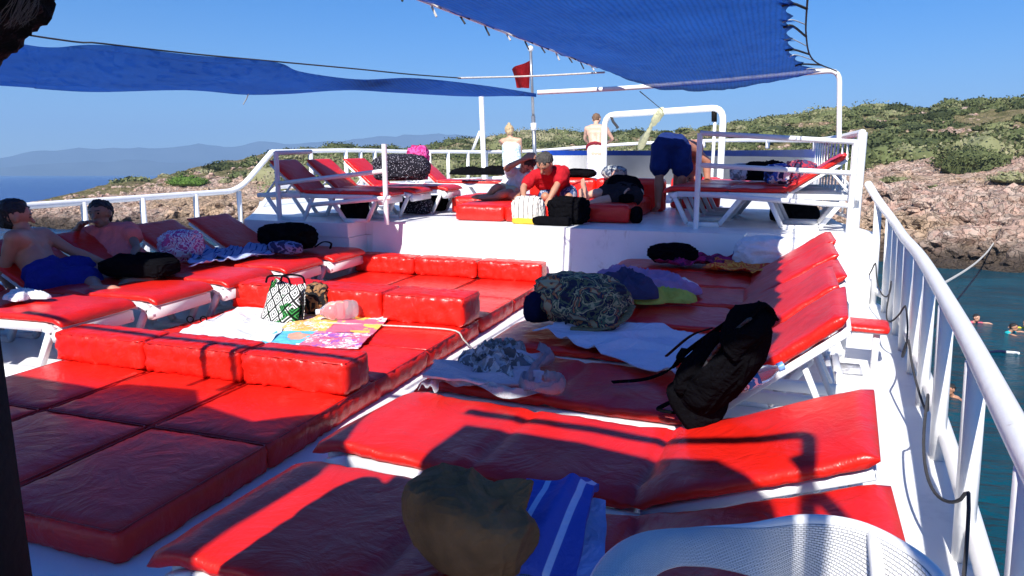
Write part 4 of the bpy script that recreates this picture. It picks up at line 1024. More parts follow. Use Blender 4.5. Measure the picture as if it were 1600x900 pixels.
# ================================================================== LOUNGERS
def lounger_frame(t, ang, hinge=1.18, blen=.62, flat_len=1.78, panel=True):
    ca, sa = math.cos(ang), math.sin(ang)
    for sgn in (-1, 1):
        y = sgn*.30; bm = bmesh.new()
        pts = [(0.0, y, .24), (.02, y, .30), (.10, y, .325), (hinge, y, .325), (flat_len, y, .325)]
        for a, b in zip(pts, pts[1:]): bar(bm, a, b, .032, .055)
        obj('side_rail', bm, PLASTIC, t, local=True)
    bm = bmesh.new(); bar(bm, (.0, -.31, .27), (.0, .31, .27), .04, .085); bar(bm, (.02, -.28, .325), (.02, .28, .325), .05, .03); obj('foot_rail', bm, PLASTIC, t, local=True)
    bm = bmesh.new(); bar(bm, (flat_len, -.31, .32), (flat_len, .31, .32), .04, .05); obj('head_rail', bm, PLASTIC, t, local=True)
    bm = bmesh.new()
    for k in range(12):
        x = .08+k*(hinge-.14)/11; bar(bm, (x, -.285, .335), (x, .285, .335), .062, .014)
    obj('seat_slats', bm, DARKPL, t, local=True)
    bm = bmesh.new()
    for sgn in (-1, 1): bar(bm, (hinge, sgn*.27, .345), (hinge+blen*ca, sgn*.27, .345+blen*sa), .035, .03)
    for k in range(7):
        s = .05+k*(blen-.07)/6; bar(bm, (hinge+s*ca, -.26, .345+s*sa), (hinge+s*ca, .26, .345+s*sa), .05, .013, V((-sa, 0, ca)))
    obj('backrest', bm, PLASTIC, t, local=True)
    if ang > R(20):
        bm = bmesh.new()
        for sgn in (-1, 1): bar(bm, (hinge+blen*.72*ca, sgn*.235, .335+blen*.72*sa), (min(flat_len-.04, hinge+blen*ca+.12), sgn*.235, .33), .025, .022)
        xe = min(flat_len-.04, hinge+blen*ca+.12); bar(bm, (xe, -.245, .33), (xe, .245, .33), .03, .03)
        obj('support_strut', bm, PLASTIC, t, local=True)
    for sgn in (-1, 1):
        y = sgn*.285
        for xs in ((.06, .20, .52, .72), (.98, 1.12, 1.46, 1.66)):
            bm = bmesh.new(); p = [(xs[0], y, .30), (xs[1], y, .022), (xs[2], y, .022), (xs[3], y, .30)]
            for a, b in zip(p, p[1:]): bar(bm, a, b, .045, .045)
            obj('leg', bm, PLASTIC, t, local=True)
def lounger(label, foot, rz, ang, seed, hinge=1.18, blen=.66, curve=0, width=.62, group=None, over=.04, thick=.058):
    t = thing('sun_lounger', label, 'sun lounger', foot, rz, group)
    lounger_frame(t, ang, hinge, blen-.03)
    ca, sa = math.cos(ang), math.sin(ang); z0 = .345
    prof = [(-over, z0-.035), (.05, z0), (.3, z0+curve*.2), (.62, z0), (hinge-.12, z0+.002), (hinge, z0+.012)]
    if ang > R(20): prof += [(hinge+.06*ca+.01, z0+.03+.05*sa)]
    for f in (.4, .7, 1.0): prof.append((hinge+blen*f*ca-.02*sa, z0+.012+blen*f*sa+curve*f*f*.1))
    obj('mattress', mattress(prof, width, thick, (.64, hinge+.03), seed), RED, t, local=True, sharp=85)
    return t
G = 'red cushioned white plastic sun loungers'
L1 = lounger('nearest lounger under the brown bag and blue towel, crossed by a strip of sun', (-1.46, 1.70, 0), R(-2), R(19), 1, width=.64)
L2 = lounger('second nearest lounger with an empty glossy mattress crossed by pipe shadows', (-1.46, 2.48, 0), R(-5.2), R(22), 2, blen=.70)
L3 = lounger('lounger with raised back carrying the black backpack', (-1.42, 3.22, 0), R(-4), R(40), 3, hinge=1.20, blen=.74)
L4 = lounger('lounger covered by a pale towel with the camouflage bag at its foot', (-1.40, 3.96, 0), R(-1), R(39), 4, hinge=1.22, blen=.70)
L5 = lounger('lounger with lilac clothes and a lime cloth at its foot', (-1.36, 4.68, 0), R(0), R(31), 5, hinge=1.20, blen=.72)
L6 = lounger('empty raised-back lounger just beyond the lilac clothes', (-1.33, 5.39, 0), R(0), R(34), 6, hinge=1.22, blen=.70)
L7 = lounger('empty raised-back lounger just before the orange scarf', (-1.30, 6.08, 0), R(0), R(34), 7, hinge=1.22, blen=.70)
L8 = lounger('farthest lounger of the right row with orange and magenta scarves', (-1.26, 6.72, 0), R(0), R(30), 8, hinge=1.24, width=.58, blen=.66)
# folded head flap of the fourth lounger showing past the raised back
for nm, px, py, zz, sz, lab in (('headrest_pad', 1348, 503, .30, (.30, .26, .045), 'small flat red head cushion sticking out beyond the raised backs near the curved railing'), ('headrest_pad', 1318, 388, .45, (.20, .22, .045), 'short red head cushion end behind the farthest raised back of the right row')):
    p = U(px, py, z=zz); bm = softbox(*sz, .014, .006, .004, 3, .025)
    for v in bm.verts: v.co = Matrix.Rotation(R(-6), 3, 'Z') @ v.co+V((p.x, p.y, zz-sz[2]))
    tag(obj(nm, bm, RED, sharp=75), lab, 'cushion')
    # its little stand
    bm = bmesh.new(); bar(bm, (p.x-.1, p.y+.1, .0), (p.x-.1, p.y+.1, zz-sz[2]-.012), .04, .04); bar(bm, (p.x+.08, p.y-.08, .0), (p.x+.08, p.y-.08, zz-sz[2]-.012), .04, .04); bar(bm, (p.x-.15, p.y, zz-sz[2]-.006), (p.x+.14, p.y, zz-sz[2]-.006), .2, .012)
    tag(obj('side_stool', bm, PLASTIC), 'white stool carrying the '+('farther' if px < 1330 else 'nearer')+' loose red head cushion by the curved railing', 'stool')
# port row: foot towards the pads, head to port
P0 = lounger('first lounger of the left row, sunlit foot end beside the black pillar', (-4.22, 3.62, 0), R(183), R(30), 11, hinge=1.14)
PL = [(4.31, 'second lounger of the left row, under the shirtless man', 183), (5.02, 'third lounger of the left row, beside the big black bag', 183), (5.74, 'fourth lounger of the left row, with blue and white towels', 182), (6.46, 'last lounger of the left row, carrying the navy backpack', 181)]
for y, lab, a in PL: copy_tree(P0, (-4.18+(y-4)*.05, y+.02, 0), R(a), lab)
# foredeck port loungers
def scl(o, k): o.matrix_basis = o.matrix_basis @ Matrix.Diagonal((k, k, k, 1)); return o
F0 = lounger('nearest foredeck lounger on the left, behind the barrier posts', (-3.92, 7.22, .65), R(183), R(40), 21, hinge=1.14, blen=.62)
scl(copy_tree(F0, (-3.84, 7.80, .65), R(183), 'second foredeck lounger on the left, beside the dotted bag'), .84)
scl(copy_tree(F0, (-3.70, 8.38, .65), R(183), 'third foredeck lounger on the left, under the dotted and pink bags'), .84)
scl(copy_tree(F0, (-3.55, 9.9, .65), R(186), 'farthest foredeck lounger on the left with dark clothes on its seat'), .84)
scl(F0, .84)
# foredeck starboard loungers
H0 = lounger('nearest foredeck lounger on the right, bags on its mattress', (-.98, 8.05, .65), R(-2), R(34), 31, hinge=1.17, blen=.62)
copy_tree(H0, (-.92, 8.76, .65), R(-1), 'middle foredeck lounger on the right with a grey towel bundle')
copy_tree(H0, (-.85, 9.46, .65), R(-1), 'farthest foredeck lounger on the right')
# foredeck centre pads
def pad(px0, px1, y0, y1, h, lab, z=.652, cat='cushion', nm='sun_pad_cushion', grp=None):
    a = U(px0, 340, y=y0); b = U(px1, 340, y=y0); bm = softbox(b.x-a.x, y1-y0, h, .03, .012, .006, int(px0), .04)
    for v in bm.verts: v.co += V(((a.x+b.x)/2, (y0+y1)/2, z))
    tag(obj(nm, bm, RED, sharp=75), lab, cat, grp); return (a.x+b.x)/2
pad(712, 786, 7.50, 8.2, .17, 'thick red pad at the left front of the kneeling group on the foredeck')
pad(788, 884, 7.52, 8.3, .17, 'thick red pad under the kneeling man on the foredeck')
pad(886, 982, 7.75, 9.28, .19, 'thick red pad under the feet of the lying person')
bm = softbox(1.5, .9, .19, .03, .012, .006, 78, .04)
for v in bm.verts: v.co += V((-2.95, 8.80, .652))
tag(obj('sun_pad_cushion', bm, RED, sharp=75), 'thick red pad behind the kneeling man, under the man in the white shirt', 'cushion')
for i, (x0, x1, lab) in enumerate(((-3.0, -2.12, 'red bolster behind the kneeling man with a black bag on top'), (-2.10, -1.25, 'red bolster behind the head of the lying person'), (-1.23, -.62, 'red bolster seen between the legs of the bending man'))):
    bm = softbox(x1-x0, .24, .40, .03, .01, .006, 80+i, .04)
    for v in bm.verts: v.co += V(((x0+x1)/2, 9.42+.62*(i == 2), .652))
    tag(obj('backrest_bolster', bm, RED, sharp=75), lab, 'bolster')
# ================================================================== BELONGINGS
BLACKC = cloth_m('black_nylon', (.005, .005, .0065)); NAVY = cloth_m('navy_cloth', (.010, .014, .045)); BROWN = cloth_m('olive_brown_canvas', (.23, .115, .05), .25)
LILAC = cloth_m('lilac_cloth', (.33, .22, .42)); SLATE = cloth_m('slate_blue_cloth', (.045, .055, .13)); WHITEC = cloth_m('white_terry', (.70, .71, .74), .05); LIME = cloth_m('lime_cloth', (.38, .50, .10))
GREYP = pattern('grey_printed_cloth', 'camo', [(.10, .10, .11), (.28, .28, .30), (.45, .46, .50), (.16, .16, .18)], 14)
PINKW = cloth_m('pale_pink_terry', (.62, .50, .54), .06)
CAMO = pattern('camouflage_canvas', 'camo', [(.02, .024, .05), (.10, .13, .07), (.02, .024, .05), (.42, .38, .20), (.10, .15, .09), (.03, .03, .06), (.38, .15, .06), (.36, .34, .2)], 11)
def surf_z(x, y):     # top of the right row mattresses
    return .425
def strap(name, pts, w, th, mat, parent=None, label=None, cat=None):
    bm = bmesh.new(); pts = catmull(pts, 5)
    for a, b in zip(pts, pts[1:]): bar(bm, a, b+(b-a)*.12, w, th)
    o = obj(name, bm, mat, parent)
    if label: tag(o, label, cat)
    return o
# brown bag
c = U(735, 820, z=.50); c.z = .425
t = thing('shoulder_bag', 'slumped brown canvas bag lying on the nearest lounger beside the blue towel', 'bag', c)
def shaped_bag(A, B, N, w0, w1, th, seed, amp=.03, sub=6, corner=.7):
    """flattened sack from A (bottom) to B (top); N is its flat side's normal"""
    ax = (B-A); L_ = ax.length; ax.normalize(); N = (N-ax*N.dot(ax)).normalized(); S_ = ax.cross(N)
    bm = bmesh.new(); bmesh.ops.create_icosphere(bm, subdivisions=sub, radius=1)
    for v in bm.verts:
        p = v.co.copy(); q = V([math.copysign(abs(t)**corner, t) for t in p])
        t_ = (q.z+1)/2; w = w0+(w1-w0)*t_; hh = th*(1.15-.55*t_)
        fold = 1-min(1, abs(nz(V((p.x*.9+p.z*.6, p.y*.5, p.z*.5-p.x*.4)), 1.6, seed))*6)
        f2 = 1-min(1, abs(nz(V((p.x*1.1, p.y*.6, p.z*.4-p.x*.5)), 3.0, seed+7))*5)
        d = amp*(fold*.45+f2*.25-.35)+amp*1.3*nz(p, .9, seed+2)
        v.co = A+ax*(L_*t_)+S_*(q.x*w/2)+N*(q.y*hh/2)+(S_*p.x+N*p.y+ax*p.z*.4)*d
    return bm
A_b, B_b = U(690, 855, z=.53), U(775, 775, z=.57)
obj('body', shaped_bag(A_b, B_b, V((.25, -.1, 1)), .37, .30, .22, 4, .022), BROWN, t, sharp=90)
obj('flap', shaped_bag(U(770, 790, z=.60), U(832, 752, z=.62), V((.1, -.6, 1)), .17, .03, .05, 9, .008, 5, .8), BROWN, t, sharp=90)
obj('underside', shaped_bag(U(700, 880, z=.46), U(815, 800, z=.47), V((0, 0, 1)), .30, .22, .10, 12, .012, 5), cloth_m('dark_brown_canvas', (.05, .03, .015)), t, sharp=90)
# blue striped towel
BST = pattern('blue_striped_terry', 'stripes', [(.06, .10, .46), (.50, .60, .85)], 3.2)
t = thing('striped_towel', 'blue towel with pale stripes folded over the nearest lounger beside the brown bag', 'towel', U(850, 870, z=.43))
cs = [U(725, 905, z=.44), U(900, 925, z=.44), U(935, 775, z=.44), U(850, 765, z=.44)]
obj('upper_fold', cloth(cs, 44, 44, None, .012, 5, 3, .02, .02, .015, lambda u, v: .03*math.exp(-((u-.55-.2*v)/.14)**2)+.06*math.sin(max(0, min(1, v))*3.1)), BST, t, sharp=80)
cs = [U(760, 915, z=.44), U(945, 925, z=.44), U(945, 800, z=.44), U(850, 790, z=.44)]
obj('lower_fold', cloth(cs, 30, 30, None, .01, 5, 9, .02, .02, .015), cloth_m('pale_blue_terry', (.30, .38, .66)), t, sharp=80)
# grey printed bundle and pink towel with white back
t = thing('towel', 'pale pink and grey towel crumpled over the foot of the backpack lounger', 'towel', U(760, 600, z=.43))
def roll(px_pts, z, w, name, mat, h=.03, seed=0):
    P = catmull([U(a, b, z=z+dz) for a, b, dz in px_pts], 6); bm = bmesh.new()
    for a, b in zip(P, P[1:]): pass
    n = len(P); vs = []
    for i, p in enumerate(P):
        d = (P[min(i+1, n-1)]-P[max(i-1, 0)]).normalized(); s = d.cross(V((0, 0, 1))).normalized()
        row = []
        for k in range(9):
            u = k/8*2-1; row.append(bm.verts.new(p+s*u*w/2*(1+.25*math.sin(i*.5+seed))+V((0, 0, h*(1-u*u)+.012*math.sin(u*6+i*.6)))))
        vs.append(row)
    for a, b in zip(vs, vs[1:]):
        for k in range(8): bm.faces.new((a[k], a[k+1], b[k+1], b[k]))
    bmesh.ops.solidify(bm, geom=bm.faces[:], thickness=.008)
    return obj(name, bm, mat, t, sharp=80)
roll([(845, 545, .03), (858, 560, .04), (835, 578, .03), (820, 600, .03), (835, 612, .04), (870, 608, .05), (876, 596, .06), (850, 592, .06)], .43, .05, 'hem', PINKW)
roll([(850, 612, .01), (800, 616, .01), (755, 604, .01), (715, 596, .01), (680, 598, .01), (665, 610, .0)], .43, .07, 'white_edge', WHITEC, .02)
obj('sheet', cloth([U(665, 605, z=.43), U(850, 612, z=.43), U(845, 555, z=.43), U(680, 572, z=.43)], 44, 30, None, .014, 6, 5, .01, .05, .03), PINKW, t, sharp=80)
tag(obj('crumpled_shirt', heap(U(775, 578, z=.44), (.34, .22, .12), R(-20), 5, 6, fold=.6), GREYP, sharp=90), 'crumpled grey printed shirt on the pale pink towel', 'shirt')
tag(obj('crumpled_trousers', heap(U(785, 553, z=.42), (.22, .20, .10), R(60), 8, 5, fold=.6), pattern('grey_speckled_cloth', 'camo', [(.14, .14, .13), (.25, .25, .24), (.40, .41, .44)], 20), sharp=90), 'grey speckled clothes heaped at the lounger foot beside the deck', 'clothes')
# pale towel on fourth lounger
t = tag(obj('beach_towel', cloth([U(835, 520, z=.43), U(1050, 592, z=.43), U(1115, 535, z=.43), U(960, 500, z=.43)], 60, 40, None, .012, 5, 2, .006, .09, .035), cloth_m('pale_blue_sheet', (.58, .63, .76), .04), sharp=80), 'pale blue-white towel spread on the lounger between camouflage bag and black backpack', 'towel')
# camouflage bag
c = U(908, 505, z=.43); c.z = .44
t = thing('camouflage_bag', 'bulky camouflage patterned backpack in navy, green and rust on the pale towel', 'backpack', c)
obj('body', blob(c, (.56, .40, .30), R(-22), 12, .12, 4, .25, 6, .75, .05), CAMO, t, sharp=90)
obj('front_pocket', blob(c+V((.10, -.13, 0)), (.30, .16, .17), R(-10), 14, .10, 4, .25, 5, .7, .05), CAMO, t, sharp=90)
obj('side_panel', blob(c+V((-.22, -.03, 0)), (.12, .28, .19), R(-25), 15, .08, 4, .25, 4, .6, .03), NAVY, t, sharp=90)
strap('strap', [c+V((-.05, -.19, .02)), c+V((.02, -.15, .17)), c+V((.10, -.02, .29)), c+V((.22, .05, .22))], .035, .008, CAMO, t)
strap('hem_band', [c+V((.0, -.235, .015)), c+V((.16, -.22, .02)), c+V((.27, -.12, .06)), c+V((.30, -.02, .12))], .045, .012, cloth_m('khaki_webbing', (.20, .19, .11)), t)
# lilac clothes etc. on fifth lounger
tag(obj('folded_clothes', heap(U(985, 455, z=.43), (.80, .42, .20), R(8), 21, 6, fold=.5), LILAC, sharp=90), 'lilac clothes heaped on the lounger behind the camouflage bag', 'clothes')
tag(obj('blue_shirt', heap(U(975, 462, z=.47), (.36, .30, .20), R(30), 23, 5, fold=.4), SLATE, sharp=90), 'dark slate blue shirt lying on the lilac clothes', 'shirt')
tag(obj('lilac_cloth', heap(U(925, 452, z=.43), (.26, .22, .06), R(20), 27, 5, fold=.5), LILAC, sharp=90), 'lilac sleeve lying over the foot of the lounger left of the slate blue shirt', 'cloth')
tag(obj('white_cloth', heap(U(1040, 452, z=.43), (.44, .34, .12), R(-20), 25, 5, fold=.5), WHITEC, sharp=90), 'small white cloth beside the lilac clothes', 'cloth')
tag(obj('lime_cloth', heap(U(1025, 470, z=.43), (.48, .20, .12), R(8), 26, 5, fold=.6), LIME, sharp=90), 'crumpled lime green cloth in front of the lilac clothes', 'cloth')
# black backpack with water bottle
t = thing('black_backpack', 'black backpack leaning on the raised back with a water bottle in its side pocket', 'backpack', U(1110, 640, z=.43))
A, B = U(1094, 612, z=.56)+V((0, .04, 0)), U(1190, 524, z=.87)+V((0, .06, 0))
nb = V((-.55, -.25, .8))
obj('body', shaped_bag(A, B, nb, .40, .17, .20, 4, .018), BLACKC, t, sharp=90)
obj('front_pocket', shaped_bag(A.lerp(B, .02)+V((-.05, -.05, .055)), A.lerp(B, .55)+V((-.05, -.03, .06)), nb, .30, .20, .10, 6, .014, 5), BLACKC, t, sharp=90)
obj('top_flap', shaped_bag(A.lerp(B, .72)+V((-.03, -.02, .05)), A.lerp(B, 1.04)+V((.0, .0, .03)), nb, .26, .16, .13, 11, .016, 5, .6), BLACKC, t, sharp=90)
obj('base_panel', shaped_bag(A.lerp(B, -.03)+V((-.02, -.17, -.02)), A.lerp(B, .0)+V((.02, .18, .0)), nb, .16, .16, .20, 13, .014, 5, .5), BLACKC, t, sharp=90)
strap('top_handle', [B+V((-.05, -.04, .03)), B+V((.0, -.02, .09)), B+V((.04, .05, .03))], .02, .008, BLACKC, t)
strap('side_strap', [A.lerp(B, .1)+V((-.02, -.20, .06)), A.lerp(B, .5)+V((-.03, -.15, .09)), A.lerp(B, .9)+V((-.02, -.09, .08))], .022, .008, simple('grey_webbing', (.03, .03, .032), .7), t)
strap('zip', [A.lerp(B, .05)+V((-.13, -.10, .13)), A.lerp(B, .35)+V((-.10, -.09, .14)), A.lerp(B, .55)+V((-.07, -.07, .12))], .012, .006, BLACKMET, t)
strap('shoulder_strap', [B+V((-.05, .10, .05)), U(1075, 548, z=.62), U(1050, 575, z=.50), U(1010, 592, z=.445), U(958, 597, z=.44)], .028, .006, BLACKC, t)
strap('shoulder_strap', [U(1070, 545, z=.62), U(1062, 560, z=.60), U(1075, 572, z=.56), U(1095, 600, z=.50)], .03, .006, BLACKC, t)
strap('loop', [U(1068, 620, z=.45), U(1040, 632, z=.44), U(1030, 640, z=.44), U(1055, 645, z=.44)], .022, .006, BLACKC, t)
# bottle
m_, N_, Lk, Bs = new_mat('clear_plastic'); Bs.inputs['Transmission Weight'].default_value = .82; Bs.inputs['Roughness'].default_value = .08; Bs.inputs['IOR'].default_value = 1.3; Bs.inputs['Base Color'].default_value = (.85, .9, .95, 1)
CLEAR = m_
LABELM = pattern('bottle_label', 'camo', [(.02, .22, .62), (.75, .82, .9), (.02, .25, .6)], 30, .4)
ba, bb_ = U(1150, 603, y=2.66), U(1194, 584, y=2.69); d = (bb_-ba).normalized()
t = thing('water_bottle', 'small clear water bottle with a blue label in the pocket of the black backpack', 'bottle', ba)
bm = bmesh.new(); n = 24; pr_ = [(0, .024), (.006, .031), (.03, .032), (.075, .031), (.11, .031), (.13, .026), (.15, .014), (.165, .013)]
tube(bm, [ba+d*x for x, _ in pr_], .03, 18, radii=[r for _, r in pr_]); obj('bottle', bm, CLEAR, t)
bm = bmesh.new(); tube(bm, [ba+d*.032, ba+d*.085], .0328, 18); obj('label', bm, LABELM, t)
bm = bmesh.new(); tube(bm, [ba+d*.16, ba+d*.182], .0165, 14); obj('cap', bm, simple('pale_blue_plastic', (.15, .35, .75), .35), t)
# orange scarves on the farthest lounger
ORA = pattern('orange_print', 'camo', [(.60, .14, .02), (.75, .36, .06), (.62, .05, .03), (.70, .22, .05)], 14)
MAG = pattern('magenta_print', 'camo', [(.22, .01, .05), (.35, .02, .12), (.10, .01, .06)], 10)
tag(obj('orange_scarf', cloth([U(1100, 424, z=.43), U(1215, 432, z=.43), U(1225, 414, z=.43), U(1120, 409, z=.43)], 50, 20, None, .03, 8, 4, .006, .1, .03), ORA, sharp=80), 'crumpled orange and yellow scarf on the farthest lounger of the right row', 'scarf')
tag(obj('magenta_scarf', cloth([U(1020, 416, z=.43), U(1130, 419, z=.43), U(1150, 406, z=.43), U(1040, 404, z=.43)], 40, 20, None, .03, 8, 8, .006, .1, .04), MAG, sharp=80), 'dark magenta patterned scarf beside the black bundle', 'scarf')
tag(obj('black_bundle', blob(U(1050, 409, z=.43), (.42, .26, .17), R(5), 31, .15, 5, .3, 5, .7, .08), BLACKC, sharp=90), 'small black bundle at the foot of the farthest lounger', 'bundle')
tag(obj('cloth_bundle', blob(U(1160, 406, z=.43), (.17, .15, .12), R(5), 33, .1, 5, .3, 4, .8, .05), pattern('blue_white_print', 'camo', [(.02, .05, .25), (.3, .4, .6), (.02, .05, .25)], 20), sharp=90), 'small blue and white cloth bundle behind the orange scarf', 'cloth')
# ---- tote, jug and towels on the middle pads
TOTE = pattern('black_white_diamond_print', 'diamonds', [(.02, .02, .02), (.75, .76, .74), (.05, .32, .08)], 12.5)
c = U(440, 500, z=.143); c.z = .147
t = thing('tote_bag', 'tote bag with black and white diamond print and green leaves on the middle sun pads', 'tote bag', c, R(-14))
bm = bmesh.new(); n, m = 22, 16
def tt(u, v, side):
    w = .27*(1+.16*(1-v)); x = (u-.5)*2*w*.66+.05*v; dpt = .085*(1-v*.8)*(1-(2*u-1)**4*.8)+.012
    return V((x, side*dpt+.05*v+.012*nz(V((u*3, v*3, side)), 1.5, 2), .30*v*(1-.10*math.sin(u*math.pi)*(v > .8))))
for side in (-1, 1):
    g = [[bm.verts.new(tt(i/n, j/m, side)) for j in range(m+1)] for i in range(n+1)]
    for i in range(n):
        for j in range(m): bm.faces.new((g[i][j], g[i+1][j], g[i+1][j+1], g[i][j+1]))
bmesh.ops.remove_doubles(bm, verts=bm.verts, dist=.02)
o = obj('bag', bm, TOTE, t, local=True, sharp=80); so = o.modifiers.new('s', 'SOLIDIFY'); so.thickness = .004
for a, b, cc in ((-.12, .10, -.03), (-.06, .16, .06)):
    bm = bmesh.new(); tube(bm, [(a, cc, .28), (a+.02, cc+.02, .33), (b-.04, cc+.05, .335), (b, cc+.05, .28)], .008, 6, 4); obj('handle', bm, BLACKC, t, local=True)
tag(obj('dark_bag', blob(U(497, 492, z=.143), (.20, .18, .27), R(10), 41, .12, 5, .3, 5, .7, .08), pattern('black_brown_print', 'camo', [(.012, .012, .014), (.012, .012, .014), (.28, .15, .07), (.012, .012, .014)], 9), sharp=90), 'dark bag behind the diamond print tote', 'bag')
t = thing('water_jug', 'large clear plastic water bottle lying beside the tote bag', 'bottle', U(518, 495, z=.152))
ja, jb = U(502, 487, z=.235), U(546, 483, z=.235); jd = (jb-ja).normalized(); pr_ = [(0, .02), (.02, .03), (.05, .05), (.08, .068), (.11, .074), (.125, .068), (.14, .074), (.17, .074), (.185, .068), (.20, .074), (.23, .074), (.245, .068), (.26, .072), (.29, .055)]
bm = bmesh.new(); tube(bm, [ja+jd*(x-.02) for x, _ in pr_], .08, 20, radii=[r for _, r in pr_]); obj('bottle', bm, CLEAR, t)
bm = bmesh.new(); tube(bm, [ja-jd*.04, ja-jd*.015], .022, 12); obj('cap', bm, simple('white_cap', (.7, .75, .8), .4), t)
tag(obj('white_sheet', cloth([U(262, 531, z=.143), U(420, 542, z=.143), U(470, 492, z=.143), U(372, 484, z=.143)], 50, 40, None, .008, 5, 6, .006, .04, .02), WHITEC, sharp=80), 'bright white towel spread on the left of the middle sun pads', 'towel')
t = thing('printed_towel', 'colourful beach towel with pink, turquoise and yellow fields beside the tote bag', 'towel', U(480, 525, z=.147))
q = [(398, 542), (560, 546), (612, 494), (470, 492)]; Q = [U(a, b, z=.150) for a, b in q]
def sub(u0, u1, v0, v1):
    f = lambda u, v: Q[0].lerp(Q[1], u).lerp(Q[3].lerp(Q[2], u), v); return [f(u0, v0), f(u1, v0), f(u1, v1), f(u0, v1)]
def prt(nm, s, cols_, sc, k, rg=.01): obj(nm, cloth(s, 24, 20, None, .005, 5, k, .005, .02, rg), pattern('towel_print_%d' % k, 'cells', cols_, sc), t, sharp=80)
PK = (.75, .16, .26); TQ = (.12, .50, .72); YE = (.80, .55, .12); WH = (.78, .72, .74); VI = (.38, .12, .45)
prt('turquoise_field', sub(0, .42, 0, .42), [TQ, TQ, TQ, (.75, .35, .25), TQ, WH], 7, 50)
prt('yellow_field', sub(0, .5, .424, 1), [YE, (.80, .35, .12), YE, WH], 24, 51)
prt('pink_field', sub(.504, 1, .424, 1), [PK, PK, PK, PK, WH, YE], 8, 52)
prt('violet_field', sub(.424, 1, 0, .42), [PK, VI, WH, PK, (.75, .25, .3)], 18, 53)
tag(obj('print_cloth', cloth([U(556, 496, z=.152), U(598, 494, z=.152), U(600, 487, z=.152), U(545, 486, z=.152)], 24, 14, None, .02, 9, 4, .005, .08, .02), pattern('black_white_print', 'camo', [(.7, .7, .7), (.03, .03, .03), (.7, .7, .7)], 22), sharp=80), 'small black and white printed cloth at the foot of the middle bolsters', 'cloth')
t = thing('sunglasses', 'pair of dark sunglasses at the left edge of the middle sun pads', 'sunglasses', U(310, 497, z=.165))
for px in (297, 318):
    bm = bmesh.new(); p = U(px, 499, z=.175); tube(bm, [p+V((.03*math.cos(a), .0+.005*math.sin(a), .022*math.sin(a))) for a in [2*math.pi*k/14 for k in range(15)]], .005, 6, caps=False); obj('lens_frame', bm, BLACKC, t)
bm = bmesh.new(); tube(bm, [U(330, 495, z=.18), U(350, 488, z=.175)], .004, 5); obj('arm', bm, BLACKC, t)
# ---- left row things
tag(obj('black_bag', blob(U(232, 430, z=.43)+V((-.08, 0, 0)), (.60, .32, .16), R(12), 61, .05, 4, .25, 6, .55, .02), BLACKC, sharp=90), 'big flat black bag lying beside the woman in coral', 'bag')
FLO = pattern('pink_white_floral', 'camo', [(.62, .10, .28), (.72, .66, .72), (.40, .06, .25), (.72, .66, .72), (.62, .30, .40)], 12)
tag(obj('floral_bag', blob(U(285, 405, z=.44), (.36, .26, .27), R(30), 63, .12, 5, .3, 5, .7, .08), FLO, sharp=90), 'pink and white floral cloth bag in front of the raised lounger back', 'bag')
BWT = pattern('blue_white_towel', 'stripes', [(.25, .30, .50), (.04, .06, .22)], 5)
tag(obj('blue_towel', cloth([U(300, 412, z=.43), U(425, 400, z=.43), U(415, 388, z=.43), U(310, 396, z=.43)], 50, 24, None, .03, 7, 12, .008, .1, .05), BWT, sharp=80), 'rumpled blue and white striped towels on the left row', 'towel')
tag(obj('white_towel', cloth([U(300, 420, z=.43), U(400, 402, z=.43), U(395, 395, z=.43), U(300, 406, z=.43)], 40, 14, None, .02, 7, 15, .006, .1, .03), cloth_m('pale_blue_towel', (.42, .48, .70)), sharp=80), 'pale blue towel in front of the striped towels on the left row', 'towel')
t = thing('navy_backpack', 'navy and black backpack lying on the last lounger of the left row', 'backpack', U(455, 390, z=.43))
obj('body', blob(U(452, 386, z=.44), (.62, .36, .26), R(-12), 65, .12, 5, .3, 5, .65, .06), BLACKC, t, sharp=90)
obj('pocket', blob(U(450, 394, z=.44)+V((0, -.04, 0)), (.40, .16, .12), R(-12), 67, .1, 5, .3, 4, .7, .06), pattern('blue_black_print', 'camo', [(.02, .03, .10), (.18, .22, .42), (.02, .03, .10)], 9), t, sharp=90)
strap('handle', [U(492, 386, z=.46), U(505, 378, z=.52), U(517, 380, z=.52), U(516, 388, z=.44)], .02, .01, BLACKC, t)
tag(obj('white_cloth', heap(U(38, 465, z=.43), (.30, .2, .07), 0, 69, 5), WHITEC, sharp=90), 'white cloth crumpled beside the black pillar', 'cloth')
# ---- foredeck things
DOT = pattern('black_dotted_cloth', 'dots', [(.012, .011, .018), (.40, .38, .45)], 55)
c = U(628, 303, y=7.9)
tag(obj('dotted_bag', blob(V((c.x, 7.9, 1.065)), (.66, .42, .32), R(10), 71, .08, 4, .25, 6, .62, .03), DOT, sharp=90), 'large black bag with small white dots on the foredeck lounger', 'bag')
c = U(657, 290, y=8.15)
tag(obj('pink_bag', blob(V((c.x, 8.1, 1.065)), (.26, .22, .40), R(10), 73, .15, 5, .25, 5, .7, .08), pattern('hot_pink_print', 'camo', [(.55, .03, .20), (.62, .10, .32), (.40, .02, .12)], 12), sharp=90), 'hot pink bag behind the dotted bag', 'bag')
for px, y, sz, m, lab in ((735, 9.6, (.55, .25, .12), BLACKC, 'dark clothes on the farthest left foredeck lounger'), (775, 9.7, (.50, .25, .14), BLACKC, 'black rolled clothes beside the woman with the white towel')):
    c = U(px, 290, y=y); tag(obj('dark_clothes', heap(V((c.x, y, 1.07)), sz, 0, px, 5), m, sharp=90), lab, 'clothes')
